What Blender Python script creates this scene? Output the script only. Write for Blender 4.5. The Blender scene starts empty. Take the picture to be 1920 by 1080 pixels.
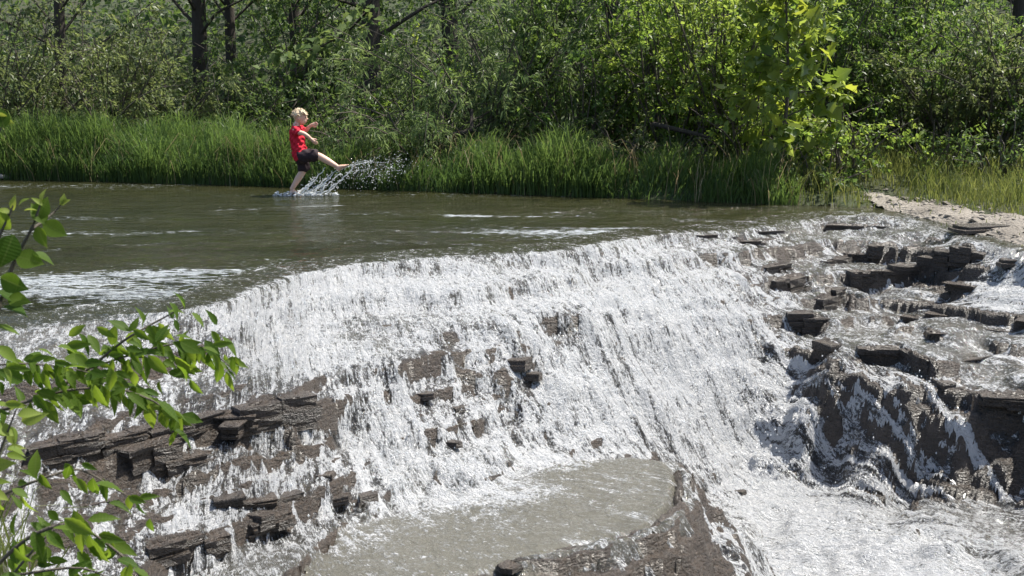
import bpy, math, random
import numpy as np
from mathutils import Vector, Matrix

rng = np.random.default_rng(7)
random.seed(7)
scene = bpy.context.scene
COL = scene.collection

# ------------------------------------------------------------------ camera, sky, sun, exposure
W0, H0, F = 1920.0, 1080.0, 2060.0
CAMZ = 1.6
PITCH = math.atan(390.0 / F)
cam_d = bpy.data.cameras.new('camera')
cam = bpy.data.objects.new('camera', cam_d)
COL.objects.link(cam)
cam.location = (0, 0, CAMZ)
cam.rotation_euler = (math.radians(90) - PITCH, 0, 0)
cam_d.sensor_width = 36
cam_d.lens = F / W0 * 36
cam_d.clip_start = 0.05
cam_d.clip_end = 500
cam_d.dof.use_dof = True
cam_d.dof.focus_distance = 12
cam_d.dof.aperture_fstop = 13
scene.camera = cam

SUN = Vector((0.44, 0.18, 0.87)).normalized()
world = bpy.data.worlds.new('World')
scene.world = world
world.use_nodes = True
wn = world.node_tree.nodes
sky = wn.new('ShaderNodeTexSky')
sky.sky_type = 'NISHITA'
sky.sun_disc = False
sky.sun_elevation = math.asin(SUN.z)
sky.sun_rotation = math.atan2(SUN.x, SUN.y)
sky.air_density = 1.0
sky.dust_density = 2.0
world.node_tree.links.new(sky.outputs[0], wn['Background'].inputs[0])
wn['Background'].inputs[1].default_value = 0.11
sun_d = bpy.data.lights.new('sun', 'SUN')
sun_d.energy = 5.0
sun_d.angle = math.radians(0.5)
sun_d.color = (1.0, 0.95, 0.86)
sun = bpy.data.objects.new('sun', sun_d)
COL.objects.link(sun)
sun.rotation_euler = SUN.to_track_quat('Z', 'Y').to_euler()
scene.view_settings.view_transform = 'Standard'
scene.view_settings.look = 'None'
scene.view_settings.gamma = 1
scene.view_settings.use_curve_mapping = False
scene.view_settings.exposure = 0.97
try:
    scene.cycles.max_bounces = 8
    scene.cycles.transparent_max_bounces = 12
    scene.cycles.use_denoising = True
except Exception:
    pass

# ------------------------------------------------------------------ pixel <-> place
CP, SP = math.cos(PITCH), math.sin(PITCH)

def ray(px, py):
    a, b = (px - 960) / F, (540 - py) / F
    return np.array([a, CP + b * SP, -SP + b * CP])

def at_z(px, py, z):
    d = ray(px, py)
    t = (z - CAMZ) / d[2]
    return np.array([d[0] * t, d[1] * t, z])

def at_y(px, py, y):
    d = ray(px, py)
    t = y / d[1]
    return np.array([d[0] * t, y, CAMZ + d[2] * t])

def project(X, Y, Z):
    zc = Y * CP - (Z - CAMZ) * SP
    yc = Y * SP + (Z - CAMZ) * CP
    zc = np.maximum(zc, 0.05)
    return 960 + F * X / zc, 540 - F * yc / zc

# ------------------------------------------------------------------ noise
_pr = np.random.default_rng(1234)
_perm = np.concatenate([_pr.permutation(256)] * 3)
_ang = _pr.random(256) * 2 * np.pi
_gx, _gy = np.cos(_ang), np.sin(_ang)

def perlin(x, y, seed=0):
    x = np.asarray(x, float) + seed * 17.31
    y = np.asarray(y, float) + seed * 9.77
    xi, yi = np.floor(x).astype(int), np.floor(y).astype(int)
    xf, yf = x - xi, y - yi
    u = xf * xf * xf * (xf * (xf * 6 - 15) + 10)
    v = yf * yf * yf * (yf * (yf * 6 - 15) + 10)
    def g(ix, iy, dx, dy):
        h = _perm[_perm[ix & 255] + (iy & 255)]
        return _gx[h] * dx + _gy[h] * dy
    n00 = g(xi, yi, xf, yf)
    n10 = g(xi + 1, yi, xf - 1, yf)
    n01 = g(xi, yi + 1, xf, yf - 1)
    n11 = g(xi + 1, yi + 1, xf - 1, yf - 1)
    a = n00 + u * (n10 - n00)
    b = n01 + u * (n11 - n01)
    return (a + v * (b - a)) * 1.4

def fbm(x, y, oct=4, seed=0):
    s, a, f = 0, 1.0, 1.0
    for k in range(oct):
        s = s + a * perlin(x * f, y * f, seed + k * 3)
        a *= 0.5
        f *= 2.03
    return s

def cells(x, y, seed=0):
    """nearest jittered-cell: random id value, and edge distance d2-d1"""
    xi, yi = np.floor(x).astype(int), np.floor(y).astype(int)
    d1 = np.full(x.shape, 9.0); d2 = np.full(x.shape, 9.0); cid = np.zeros(x.shape)
    for dx in (-1, 0, 1):
        for dy in (-1, 0, 1):
            cx, cy = xi + dx, yi + dy
            h = _perm[_perm[(cx + seed * 7) & 255] + (cy & 255)]
            h2 = _perm[h + 31]
            px_, py_ = cx + 0.1 + 0.8 * h / 255.0, cy + 0.1 + 0.8 * h2 / 255.0
            d = np.hypot(x - px_, y - py_)
            closer = d < d1
            d2 = np.where(closer, d1, np.minimum(d2, d))
            cid = np.where(closer, _perm[h2 + 77] / 255.0, cid)
            d1 = np.where(closer, d, d1)
    return cid, d2 - d1

def sstep(a, b, x):
    t = np.clip((x - a) / (b - a), 0, 1)
    return t * t * (3 - 2 * t)

def rbf(P, V, smooth=1e-3):
    """linear-kernel scattered interpolation"""
    P = np.asarray(P, float); V = np.asarray(V, float)
    n = len(P)
    K = np.hypot(P[:, None, 0] - P[None, :, 0], P[:, None, 1] - P[None, :, 1])
    A = np.zeros((n + 3, n + 3))
    A[:n, :n] = -K + np.eye(n) * smooth
    A[:n, n] = 1; A[:n, n + 1:] = P
    A[n, :n] = 1; A[n + 1:, :n] = P.T
    vv = V.reshape(n, -1)
    B = np.zeros((n + 3, vv.shape[1])); B[:n] = vv
    w = np.linalg.solve(A, B)
    def ev(x, y):
        shp = x.shape
        x = x.ravel(); y = y.ravel()
        out = np.empty((x.size, vv.shape[1]))
        for i in range(0, x.size, 20000):
            sl = slice(i, i + 20000)
            k = -np.hypot(x[sl, None] - P[None, :, 0], y[sl, None] - P[None, :, 1])
            out[sl] = k @ w[:n] + w[n] + x[sl, None] * w[n + 1] + y[sl, None] * w[n + 2]
        return out.reshape(shp + (vv.shape[1],))
    return ev

def seg_dist(X, Y, poly, arclen=False):
    best = np.full(X.shape, 1e9); bc = np.zeros(X.shape); acc = 0.0
    for (x0, y0), (x1, y1) in zip(poly[:-1], poly[1:]):
        L = math.hypot(x1 - x0, y1 - y0)
        t = np.clip(((X - x0) * (x1 - x0) + (Y - y0) * (y1 - y0)) / (L * L), 0, 1)
        d = np.hypot(X - x0 - t * (x1 - x0), Y - y0 - t * (y1 - y0))
        m = d < best
        best = np.where(m, d, best); bc = np.where(m, acc + t * L, bc)
        acc += L
    return (best, bc) if arclen else best

def inside(X, Y, poly):
    r = np.zeros(X.shape, bool)
    n = len(poly)
    for i in range(n):
        x0, y0 = poly[i]; x1, y1 = poly[(i + 1) % n]
        if y0 == y1:
            continue
        c = (y0 > Y) != (y1 > Y)
        r ^= c & (X < (x1 - x0) * (Y - y0) / (y1 - y0) + x0)
    return r

# ------------------------------------------------------------------ mesh helpers
def mesh_np(name, V, faces_list, mat=None, parent=None, smooth=False, attrs=None, mats=None, mat_idx=None):
    """V (n,3); faces_list: list of (m,k) int arrays"""
    me = bpy.data.meshes.new(name)
    V = np.asarray(V, np.float32)
    me.vertices.add(len(V))
    me.vertices.foreach_set('co', V.ravel())
    faces_list = [np.asarray(f, np.int32) for f in faces_list if len(f)]
    nl = sum(f.size for f in faces_list); nf = sum(len(f) for f in faces_list)
    me.loops.add(nl); me.polygons.add(nf)
    me.loops.foreach_set('vertex_index', np.concatenate([f.ravel() for f in faces_list]))
    tot = np.concatenate([np.full(len(f), f.shape[1], np.int32) for f in faces_list])
    me.polygons.foreach_set('loop_start', np.concatenate([[0], np.cumsum(tot)[:-1]]).astype(np.int32))
    me.polygons.foreach_set('loop_total', tot)
    if mat_idx is not None:
        me.polygons.foreach_set('material_index', np.asarray(mat_idx, np.int32))
    me.polygons.foreach_set('use_smooth', np.full(nf, smooth))
    me.update(calc_edges=True)
    me.validate()
    for k, a in (attrs or {}).items():
        a = np.asarray(a, np.float32)
        if a.ndim == 1:
            at = me.attributes.new(k, 'FLOAT', 'POINT'); at.data.foreach_set('value', a)
        else:
            at = me.attributes.new(k, 'FLOAT_VECTOR', 'POINT'); at.data.foreach_set('vector', a.ravel())
    for m in (mats or ([mat] if mat else [])):
        me.materials.append(m)
    ob = bpy.data.objects.new(name, me)
    COL.objects.link(ob)
    if parent:
        ob.parent = parent
    return ob

def tag(o, label=None, cat=None, group=None, kind=None):
    if label: o['label'] = label
    if cat: o['category'] = cat
    if group: o['group'] = group
    if kind: o['kind'] = kind
    return o

def empty(name, loc, label, cat, group=None):
    o = bpy.data.objects.new(name, None)
    o.empty_display_size = 0.1
    COL.objects.link(o)
    o.location = loc
    return tag(o, label, cat, group)

def tube(pts, radii, sides=6):
    """one tapered tube as (V, quads)"""
    pts = np.asarray(pts, float); radii = np.asarray(radii, float)
    n = len(pts)
    T = np.gradient(pts, axis=0)
    T /= np.linalg.norm(T, axis=1, keepdims=True) + 1e-9
    ref = np.where(np.abs(T[:, 2:3]) > 0.9, [[1.0, 0, 0]], [[0, 0, 1.0]])
    A = np.cross(T, ref); A /= np.linalg.norm(A, axis=1, keepdims=True) + 1e-9
    B = np.cross(T, A)
    th = np.linspace(0, 2 * np.pi, sides, endpoint=False)
    V = pts[:, None] + radii[:, None, None] * (np.cos(th)[None, :, None] * A[:, None] + np.sin(th)[None, :, None] * B[:, None])
    i = np.arange(n - 1)[:, None] * sides; j = np.arange(sides)[None, :]; j2 = (j + 1) % sides
    Q = np.stack([i + j, i + j2, i + sides + j2, i + sides + j], -1).reshape(-1, 4)
    return V.reshape(-1, 3), Q

class MB:
    def __init__(self): self.V = []; self.F = {}; self.n = 0; self.A = []
    def add(self, V, *faces, attr=None):
        V = np.asarray(V, float)
        for f in faces:
            f = np.asarray(f, int)
            if len(f): self.F.setdefault(f.shape[1], []).append(f + self.n)
        self.V.append(V); self.n += len(V)
        if attr is not None: self.A.append(np.broadcast_to(np.asarray(attr, float), (len(V), 3)))
    def build(self, name, mat, parent=None, smooth=False):
        attrs = {'tint': np.concatenate(self.A)} if self.A else None
        return mesh_np(name, np.concatenate(self.V), [np.concatenate(f) for f in self.F.values()], mat, parent, smooth, attrs)

# ------------------------------------------------------------------ materials
class NT:
    def __init__(self, name):
        self.m = bpy.data.materials.new(name); self.m.use_nodes = True
        self.t = self.m.node_tree; self.t.nodes.clear()
        self.out = self.t.nodes.new('ShaderNodeOutputMaterial')
    def n(self, typ, **kw):
        nd = self.t.nodes.new('ShaderNode' + typ)
        for k, v in kw.items():
            if k.startswith('in_'):
                key = k[3:]
                key = int(key) if key.isdigit() else key.replace('_', ' ')
                s = nd.inputs[key]
                if hasattr(v, 'is_output') or isinstance(v, bpy.types.NodeSocket): self.t.links.new(v, s)
                else: s.default_value = v
            else:
                setattr(nd, k, v)
        return nd
    def L(self, a, b): self.t.links.new(a, b)
    def math(self, op, a, b=0.0, c=0.0, clamp=False):
        nd = self.n('Math', operation=op, use_clamp=clamp)
        for i, v in enumerate((a, b, c)):
            if isinstance(v, bpy.types.NodeSocket): self.L(v, nd.inputs[i])
            else: nd.inputs[i].default_value = v
        return nd.outputs[0]
    def mix(self, f, a, b):
        nd = self.n('MixRGB')
        for i, v in enumerate((f, a, b)):
            if isinstance(v, bpy.types.NodeSocket): self.L(v, nd.inputs[i])
            else: nd.inputs[i].default_value = v if i == 0 else (*v, 1)[:4]
        return nd.outputs[0]
    def ramp(self, f, stops, interp='LINEAR'):
        nd = self.n('ValToRGB'); cr = nd.color_ramp; cr.interpolation = interp
        while len(cr.elements) < len(stops): cr.elements.new(0.5)
        for e, (p, c) in zip(cr.elements, stops):
            e.position = p; e.color = (*c, 1)[:4] if not np.isscalar(c) else (c, c, c, 1)
        self.L(f, nd.inputs[0])
        return nd.outputs[0]
    def noise(self, vec, scale, detail=4, rough=0.55, dist=0.0):
        nd = self.n('TexNoise', in_Scale=scale, in_Detail=detail, in_Roughness=rough, in_Distortion=dist)
        if vec is not None: self.L(vec, nd.inputs['Vector'])
        return nd.outputs[0]
    def scale(self, vec, s):
        nd = self.n('Mapping'); self.L(vec, nd.inputs[0]); nd.inputs['Scale'].default_value = s
        return nd.outputs[0]
    def attr(self, name, out='Fac'):
        return self.n('Attribute', attribute_name=name).outputs[out]
    def geo(self): return self.n('NewGeometry').outputs['Position']
    def bump(self, h, strength, dist, normal=None):
        nd = self.n('Bump', in_Strength=strength, in_Distance=dist); self.L(h, nd.inputs['Height'])
        if normal is not None: self.L(normal, nd.inputs['Normal'])
        return nd.outputs[0]
    def done(self, sh): self.L(sh, self.out.inputs[0]); return self.m

def mat_rock():
    t = NT('wet_shale'); p = t.geo()
    n1 = t.noise(p, 2.2, 6, 0.6); n2 = t.noise(t.scale(p, (1, 1, 4.5)), 11, 6, 0.68, 0.3); n3 = t.noise(p, 60, 3, 0.6)
    c = t.ramp(n1, [(0.3, (0.012, 0.009, 0.007)), (0.55, (0.034, 0.025, 0.018)), (0.75, (0.080, 0.062, 0.046))])
    c = t.mix(t.ramp(n2, [(0.35, 0), (0.7, 1)]), c, (0.085, 0.064, 0.047))
    c = t.mix(t.ramp(n3, [(0.45, 0), (0.62, 0.65)]), c, (0.03, 0.026, 0.022))
    h = t.math('ADD', t.math('MULTIPLY', n2, 0.6), t.math('MULTIPLY', n3, 0.5))
    b = t.bump(h, 1.0, 0.06)
    s = t.n('BsdfPrincipled', in_Base_Color=c, in_Roughness=t.ramp(n3, [(0.3, 0.2), (0.7, 0.5)]), in_Normal=b)
    s.inputs['Specular IOR Level'].default_value = 0.6
    return t.done(s.outputs[0])

def mat_cascade():
    t = NT('cascade_water'); p = t.geo()
    flow = t.attr('flow', 'Vector'); foam = t.attr('foam'); turb = t.attr('turbid'); deep = t.attr('deep')
    a = t.noise(t.scale(flow, (9, 1.8, 1)), 1, 3, 0.6)
    b = t.noise(t.scale(flow, (34, 8, 1)), 1, 5, 0.72, 0.7)
    c = t.noise(t.scale(flow, (90, 26, 1)), 1, 4, 0.74, 0.4)
    g = t.noise(p, 45, 3, 0.7)
    st = t.attr('steep')
    g2 = t.noise(p, 14, 5, 0.7, 0.6)
    k1 = t.math('ADD', t.math('MULTIPLY', t.math('SUBTRACT', a, 0.5), 0.8), t.math('MULTIPLY', t.math('SUBTRACT', b, 0.5), 1.4))
    k1 = t.math('ADD', k1, t.math('MULTIPLY', t.math('SUBTRACT', t.noise(t.scale(flow, (13, 1.6, 1)), 1, 3, 0.6, 0.4), 0.5), 1.6))
    k2 = t.math('MULTIPLY', t.math('SUBTRACT', g2, 0.5), 1.3)
    nn = t.math('ADD', t.math('MULTIPLY', k1, t.math('ADD', t.math('MULTIPLY', st, 0.75), 0.25)), t.math('MULTIPLY', k2, t.math('SUBTRACT', 1.0, t.math('MULTIPLY', st, 0.45))))
    nn = t.math('ADD', nn, t.math('ADD', t.math('MULTIPLY', t.math('SUBTRACT', c, 0.5), 1.3), t.math('MULTIPLY', t.math('SUBTRACT', g, 0.5), 0.8)))
    f = t.math('ADD', foam, t.math('MULTIPLY', nn, 1.8))
    mask = t.ramp(f, [(0.33, 0), (0.70, 1)])
    hb = t.math('ADD', t.math('ADD', t.math('MULTIPLY', b, 0.9), t.math('MULTIPLY', g2, 0.7)), t.math('ADD', t.math('MULTIPLY', c, 0.5), t.math('MULTIPLY', g, 0.6)))
    nb = t.bump(hb, 1.0, 0.075)
    white = t.mix(t.ramp(b, [(0.3, 0), (0.6, 1)]), (0.58, 0.61, 0.65), (0.88, 0.89, 0.90))
    d = t.n('BsdfDiffuse', in_Color=white, in_Normal=nb)
    tr = t.n('BsdfTranslucent', in_Color=white, in_Normal=nb)
    m1 = t.n('MixShader', in_0=0.3); t.L(d.outputs[0], m1.inputs[1]); t.L(tr.outputs[0], m1.inputs[2])
    gl0 = t.n('BsdfGlossy', in_Color=(1, 1, 1, 1), in_Roughness=0.25, in_Normal=nb)
    m1b = t.n('MixShader', in_0=0.06); t.L(m1.outputs[0], m1b.inputs[1]); t.L(gl0.outputs[0], m1b.inputs[2])
    # thin clear or turbid water
    w1 = t.noise(t.scale(flow, (24, 9, 1)), 1, 4, 0.7, 0.6)
    nw = t.bump(t.math('ADD', w1, t.math('MULTIPLY', g, 0.35)), 0.8, 0.03)
    fr = t.n('Fresnel', in_IOR=1.33, in_Normal=nw)
    gl = t.n('BsdfGlossy', in_Color=(1, 1, 1, 1), in_Roughness=0.06, in_Normal=nw)
    clear = t.n('BsdfTransparent', in_Color=(0.82, 0.80, 0.74, 1))
    mud = t.n('BsdfDiffuse', in_Color=t.mix(deep, (0.100, 0.096, 0.078), (0.024, 0.023, 0.010)), in_Normal=nw)
    m2 = t.n('MixShader', in_0=turb); t.L(clear.outputs[0], m2.inputs[1]); t.L(mud.outputs[0], m2.inputs[2])
    aer = t.n('BsdfDiffuse', in_Color=(0.27, 0.28, 0.285, 1), in_Normal=nb)      # water full of fine bubbles
    m2b = t.n('MixShader', in_0=t.math('MULTIPLY', t.ramp(f, [(0.02, 0), (0.42, 1)]), 0.62)); t.L(m2.outputs[0], m2b.inputs[1]); t.L(aer.outputs[0], m2b.inputs[2]); m2 = m2b
    m3 = t.n('MixShader', in_0=fr.outputs[0]); t.L(m2.outputs[0], m3.inputs[1]); t.L(gl.outputs[0], m3.inputs[2])
    m4 = t.n('MixShader', in_0=mask); t.L(m3.outputs[0], m4.inputs[1]); t.L(m1b.outputs[0], m4.inputs[2])
    return t.done(m4.outputs[0])

# ------------------------------------------------------------------ the cascade: levels read from the photograph, column by column
def tanb(py): return math.tan(PITCH + math.atan((py - 540) / F))

R = 6.0   # near-vertical riser
COLS = {
    -320: [660, (690, R), (900, .06), (930, R), (1250, .15)],
    -60: [625, (650, R), (850, .22), (880, R), (940, .12), (970, R), (1100, .12), (1350, .12)],
    150: [597, (615, R), (650, .2), (830, .27), (866, R), (905, .08), (935, R), (1000, .12), (1030, R), (1100, .1), (1350, .12)],
    350: [580, (610, .8), (660, .4), (780, .35), (815, R), (862, .08), (925, R), (1005, .12), (1060, R), (1130, .1), (1350, .1)],
    550: [512, (548, 4), (620, .14), (640, R), (700, .10), (775, .08), (852, R), (880, .1), (930, 1.2), (960, .12), (1000, 1.), (1060, .06), (1350, .03)],
    750: [487, (530, 4), (600, .12), (618, .05), (648, R), (700, .08), (775, 2.), (800, .15), (870, 1.5), (950, .25), (1080, .02), (1350, .02)],
    950: [473, (500, R), (560, .14), (600, .05), (665, 2.5), (690, .2), (785, 2.), (850, .3), (1080, .02), (1350, .02)],
    1100: [460, (505, 3), (560, .14), (600, .08), (685, 2.), (720, .25), (810, 1.4), (860, .25), (1020, .02), (1350, .05)],
    1250: [437, (475, 2), (540, .14), (580, 1.6), (620, .2), (720, 1.5), (760, .3), (840, 1.2), (870, .3), (960, .02), (1350, .1)],
    1400: [427, (452, 2.), (520, .18), (562, 2.), (600, .2), (695, 1.6), (720, .25), (860, 1.8), (900, .3), (1080, .15), (1350, .1)],
    1550: [408, (430, .5), (640, .24), (675, .05), (920, 2.), (1000, .1), (1080, .1), (1350, .08)],
    1700: [410, (470, .2), (500, 1.5), (560, .15), (590, 1.5), (650, .05), (690, .05), (930, 2.), (1080, .1), (1350, .08)],
    1850: [452, (480, .8), (560, .45), (640, .45), (760, .2), (940, 2.5), (1080, .15), (1350, .1)],
    2000: [475, (510, .8), (640, .48), (760, .25), (940, 2.5), (1080, .25), (1350, .15)],
    2250: [510, (540, .8), (660, .48), (780, .25), (960, 2.5), (1100, .25), (1350, .2)],
}
cp, cv = [], []
for px, prof in COLS.items():
    z = 0.0; D = CAMZ / tanb(prof[0])
    def put(D, z):
        dep = D * CP + (CAMZ - z) * SP
        cp.append(((px - 960) / F * dep, D)); cv.append(z)
    put(D, z); put(D + 0.25, 0.0)
    py0 = prof[0]
    for py, s in prof[1:]:
        n = max(1, int((py - py0) / 45)) if s != R else 1
        for k in range(1, n + 1):
            q = py0 + (py - py0) * k / n
            Dn = (CAMZ - z + s * D) / (tanb(q) + s)
            z = z - s * (D - Dn); D = Dn
            put(D, z)
        py0 = py
LIP_PX = [(-320, 660), (-60, 625), (60, 610), (180, 595), (350, 580), (430, 562), (490, 536), (560, 512), (680, 492), (780, 484), (880, 476),
          (1040, 470), (1140, 452), (1250, 437), (1400, 427), (1540, 408), (1640, 402), (1720, 412), (1800, 440), (1880, 462), (2000, 490)]
LIP = [tuple(at_z(a, b, 0)[:2]) for a, b in LIP_PX]
UP = [(-60, LIP[0][1])] + LIP + [(60, LIP[-1][1]), (60, 60), (-60, 60)]
# the still rock pool in front
ZP = -1.08
POOL = [tuple(at_z(a, b, ZP)[:2]) for a, b in
        [(470, 1150), (560, 1080), (650, 985), (800, 945), (930, 905), (1050, 862), (1180, 852), (1255, 862), (1272, 900), (1262, 950), (1215, 992), (1110, 1020), (1000, 1042), (890, 1078), (800, 1150), (640, 1230)]]
RIM = [tuple(at_z(a, b, ZP)[:2]) for a, b in [(1262, 855), (1285, 900), (1275, 955), (1230, 998), (1120, 1028), (1005, 1052), (890, 1088), (790, 1165), (620, 1260)]]
STEP = 0.018
gx = np.arange(-4.6, 6.9, STEP); gy = np.arange(4.2, 13.7, STEP)
GX, GY = np.meshgrid(gx, gy)
NX, NY = len(gx), len(gy)
base_ev = rbf(cp, cv, 0.02)
BASE = base_ev(GX, GY)[..., 0]
dl, arc = seg_dist(GX, GY, LIP, True)
upm = inside(GX, GY, UP)
LS = np.where(upm, dl, -dl)                                # >0 upstream of the lip
BASE = np.where(upm, -0.02 * dl, np.minimum(BASE, -0.01))
pd = np.where(inside(GX, GY, POOL), 1, -1) * seg_dist(GX, GY, POOL + POOL[:1])
rd = seg_dist(GX, GY, RIM)
outer = (~inside(GX, GY, POOL)) & (rd < 1.1)
BASE = np.where(pd < 0.05, np.maximum(BASE, np.where(rd < 1.0, ZP + 0.004 - (1.4 + 0.5 * perlin(GX * 2.2, GY * 2.2, 57)) * np.maximum(rd - 0.05 - 0.06 * perlin(GX * 4, GY * 4, 58), 0), -9)), BASE)
poolm = sstep(-0.06, 0.06, pd)

def blur(A, r):
    for ax in (0, 1):
        for _ in range(2):
            P = np.pad(A, [(r + 1, r) if k == ax else (0, 0) for k in (0, 1)], mode='edge')
            C = np.cumsum(P, axis=ax)
            A = (np.take(C, range(2 * r + 1, C.shape[ax]), ax) - np.take(C, range(0, C.shape[ax] - 2 * r - 1), ax)) / (2 * r + 1)
    return A

def bed_from(base):
    cid, ce = cells(GX * 3.2 + 0.5 * perlin(GX * 2, GY * 2, 5), GY * 4.2, 2)
    cid2, ce2 = cells(GX * 8.0 + GY * 2, GY * 10.0 - GX * 2, 4)
    fade = sstep(0.02, -0.15, LS)
    ruff = 0.35 + 0.65 * sstep(-1.6, 0.2, GX - 0.25 * (GY - 7))
    zi = base + fade * ruff * ((cid - 0.5) * 0.06 + (cid2 - 0.5) * 0.018 + 0.03 * fbm(GX * 1.3, GY * 1.3, 3, 8))
    by_, bx_g = np.gradient(blur(base, 6), STEP)
    sb = sstep(.7, 1.5, np.hypot(bx_g, by_))                # the high steep face: lumpy rather than stepped
    zi = zi + fade * sb * (0.16 * fbm(GX * 3.1 + GY, GY * 3.1 - GX, 3, 23))
    lv = np.cumsum(np.concatenate([[-2.6], 0.05 + 0.13 * np.random.default_rng(3).random(60)]))
    i = np.clip(np.searchsorted(lv, zi) - 1, 0, len(lv) - 2)
    lo, hi = lv[i], lv[i + 1]
    tt = (zi - lo) / (hi - lo)
    st = np.clip((tt - 0.5) / 0.18 + 0.5, 0, 1)
    zt = lo + (hi - lo) * st
    z = base + fade * ((0.86 - 0.55 * sb) * (zt - base) + (0.14 + 0.55 * sb) * (zi - base))
    crack = sstep(0.10, 0.0, ce) * 0.02 + sstep(0.12, 0.0, ce2) * 0.008
    z = z - fade * crack + fade * (0.010 * fbm(GX * 14, GY * 14, 3, 21) + 0.006 * perlin(GX * 45, GY * 45, 30))
    return z
BED = bed_from(BASE)
BED = np.where(upm, np.minimum(BED, -0.035 - 0.03 * np.minimum(dl, 3)), BED)
BED = np.where(poolm > 0.5, np.minimum(BED, ZP - 0.06), BED)

def samp(A, x, y):
    u = np.clip((np.asarray(x) - gx[0]) / STEP, 0, NX - 1.001); v = np.clip((np.asarray(y) - gy[0]) / STEP, 0, NY - 1.001)
    i, j = u.astype(int), v.astype(int); a, b = u - i, v - j
    return (A[j, i] * (1 - a) + A[j, i + 1] * a) * (1 - b) + (A[j + 1, i] * (1 - a) + A[j + 1, i + 1] * a) * b

def hit(px, py, A=None):
    """where the ray of a pixel meets the bed"""
    A = SMOOTH if A is None else A
    d = ray(px, py); y = np.arange(4.3, 13.6, 0.01)
    x = d[0] / d[1] * y; z = CAMZ + d[2] / d[1] * y
    below = np.nonzero(z < samp(A, x, y))[0]
    k = below[0] if len(below) else len(y) - 1
    return np.array([x[k], y[k], z[k]])

# rock steps read from the photograph: top edge in pixels, height of the face in pixels
LEDGES = [([(20,612),(120,602),(230,594)],40), ([(45,852),(150,838),(240,832)],38), ([(240,832),(330,805),(400,785),(440,788)],32),
    ([(205,885),(280,872),(345,860)],62), ([(345,862),(440,835),(452,800)],32), ([(450,795),(560,785),(640,775),(668,765)],68),
    ([(470,770),(560,762),(640,757)],12), ([(400,945),(480,935),(520,925)],26), ([(268,1030),(330,1018),(400,1010)],50),
    ([(600,950),(650,935),(700,930)],26), ([(150,935),(210,930)],26), ([(460,985),(525,975)],28), ([(600,622),(680,612),(760,625)],24),
    ([(810,632),(870,628)],16), ([(750,705),(830,692),(900,702)],34), ([(1000,600),(1060,602),(1110,630)],26), ([(890,480),(960,477),(1020,480)],20),
    ([(1380,433),(1465,437)],16), ([(1300,446),(1420,454)],10), ([(1545,434),(1640,427),(1670,420)],22), ([(1545,500),(1600,480),(1680,478)],26),
    ([(1590,530),(1650,515),(1700,505)],42), ([(1720,502),(1780,482),(1828,477)],46), ([(1430,515),(1475,508)],22), ([(1450,540),(1500,530)],42),
    ([(1478,615),(1535,604)],42), ([(1535,552),(1575,545)],32), ([(1690,602),(1755,592)],12), ([(1770,547),(1832,541)],16), ([(1740,652),(1845,632)],14),
    ([(1850,620),(1930,612)],10), ([(1610,660),(1690,664),(1760,700)],52), ([(1780,682),(1850,672)],18), ([(1840,777),(1930,765)],22),
    ([(1000,470),(1080,500),(1120,490)],18), ([(640,505),(720,503)],36), ([(930,690),(1000,700)],34), ([(1480,660),(1560,655)],40)]
SMOOTH = BED
LEDGE_W = []
for pts, hpx in LEDGES:
    Wp = [hit(a, b) for a, b in pts]
    P2 = [(w[0], w[1]) for w in Wp]
    h = hpx * float(np.mean([w[1] for w in Wp])) / F
    LEDGE_W.append((Wp, h))
    jx = 0.05 * perlin(GX * 3.1, GY * 3.1, 60) + 0.02 * perlin(GX * 11, GY * 11, 61)
    X_, Y_ = GX + jx, GY + 0.8 * jx
    d, ac = seg_dist(X_, Y_, P2, True)
    tot = sum(math.hypot(b[0] - a[0], b[1] - a[1]) for a, b in zip(P2[:-1], P2[1:]))
    xs = [p[0] for p in P2]; ys = [p[1] for p in P2]
    o = np.argsort(xs)
    yl = np.interp(X_, np.array(xs)[o], np.array(ys)[o])
    sd = np.where(Y_ > yl, d, -d)                          # + on the upstream side
    endf = sstep(-0.01, 0.10, np.minimum(ac, tot - ac) + 0.02)
    reach = 0.12 + 1.2 * h
    fall = np.exp(-np.abs(sd) / reach)
    prof = np.where(sd > 0, 0.35, -0.65 * sstep(0.0, -0.045, sd) + 0.35 * sstep(-0.045, 0.0, sd))
    BED = BED + h * 0.95 * prof * fall * endf * (LS < 0.03)
BED = np.where(upm, np.minimum(BED, -0.03), BED)
BED = np.where(rd < .16, np.minimum(BED, ZP + 0.012 + .02 * perlin(GX * 6, GY * 6, 59)), BED)

SMOOTH = blur(BED, 9)

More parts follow.
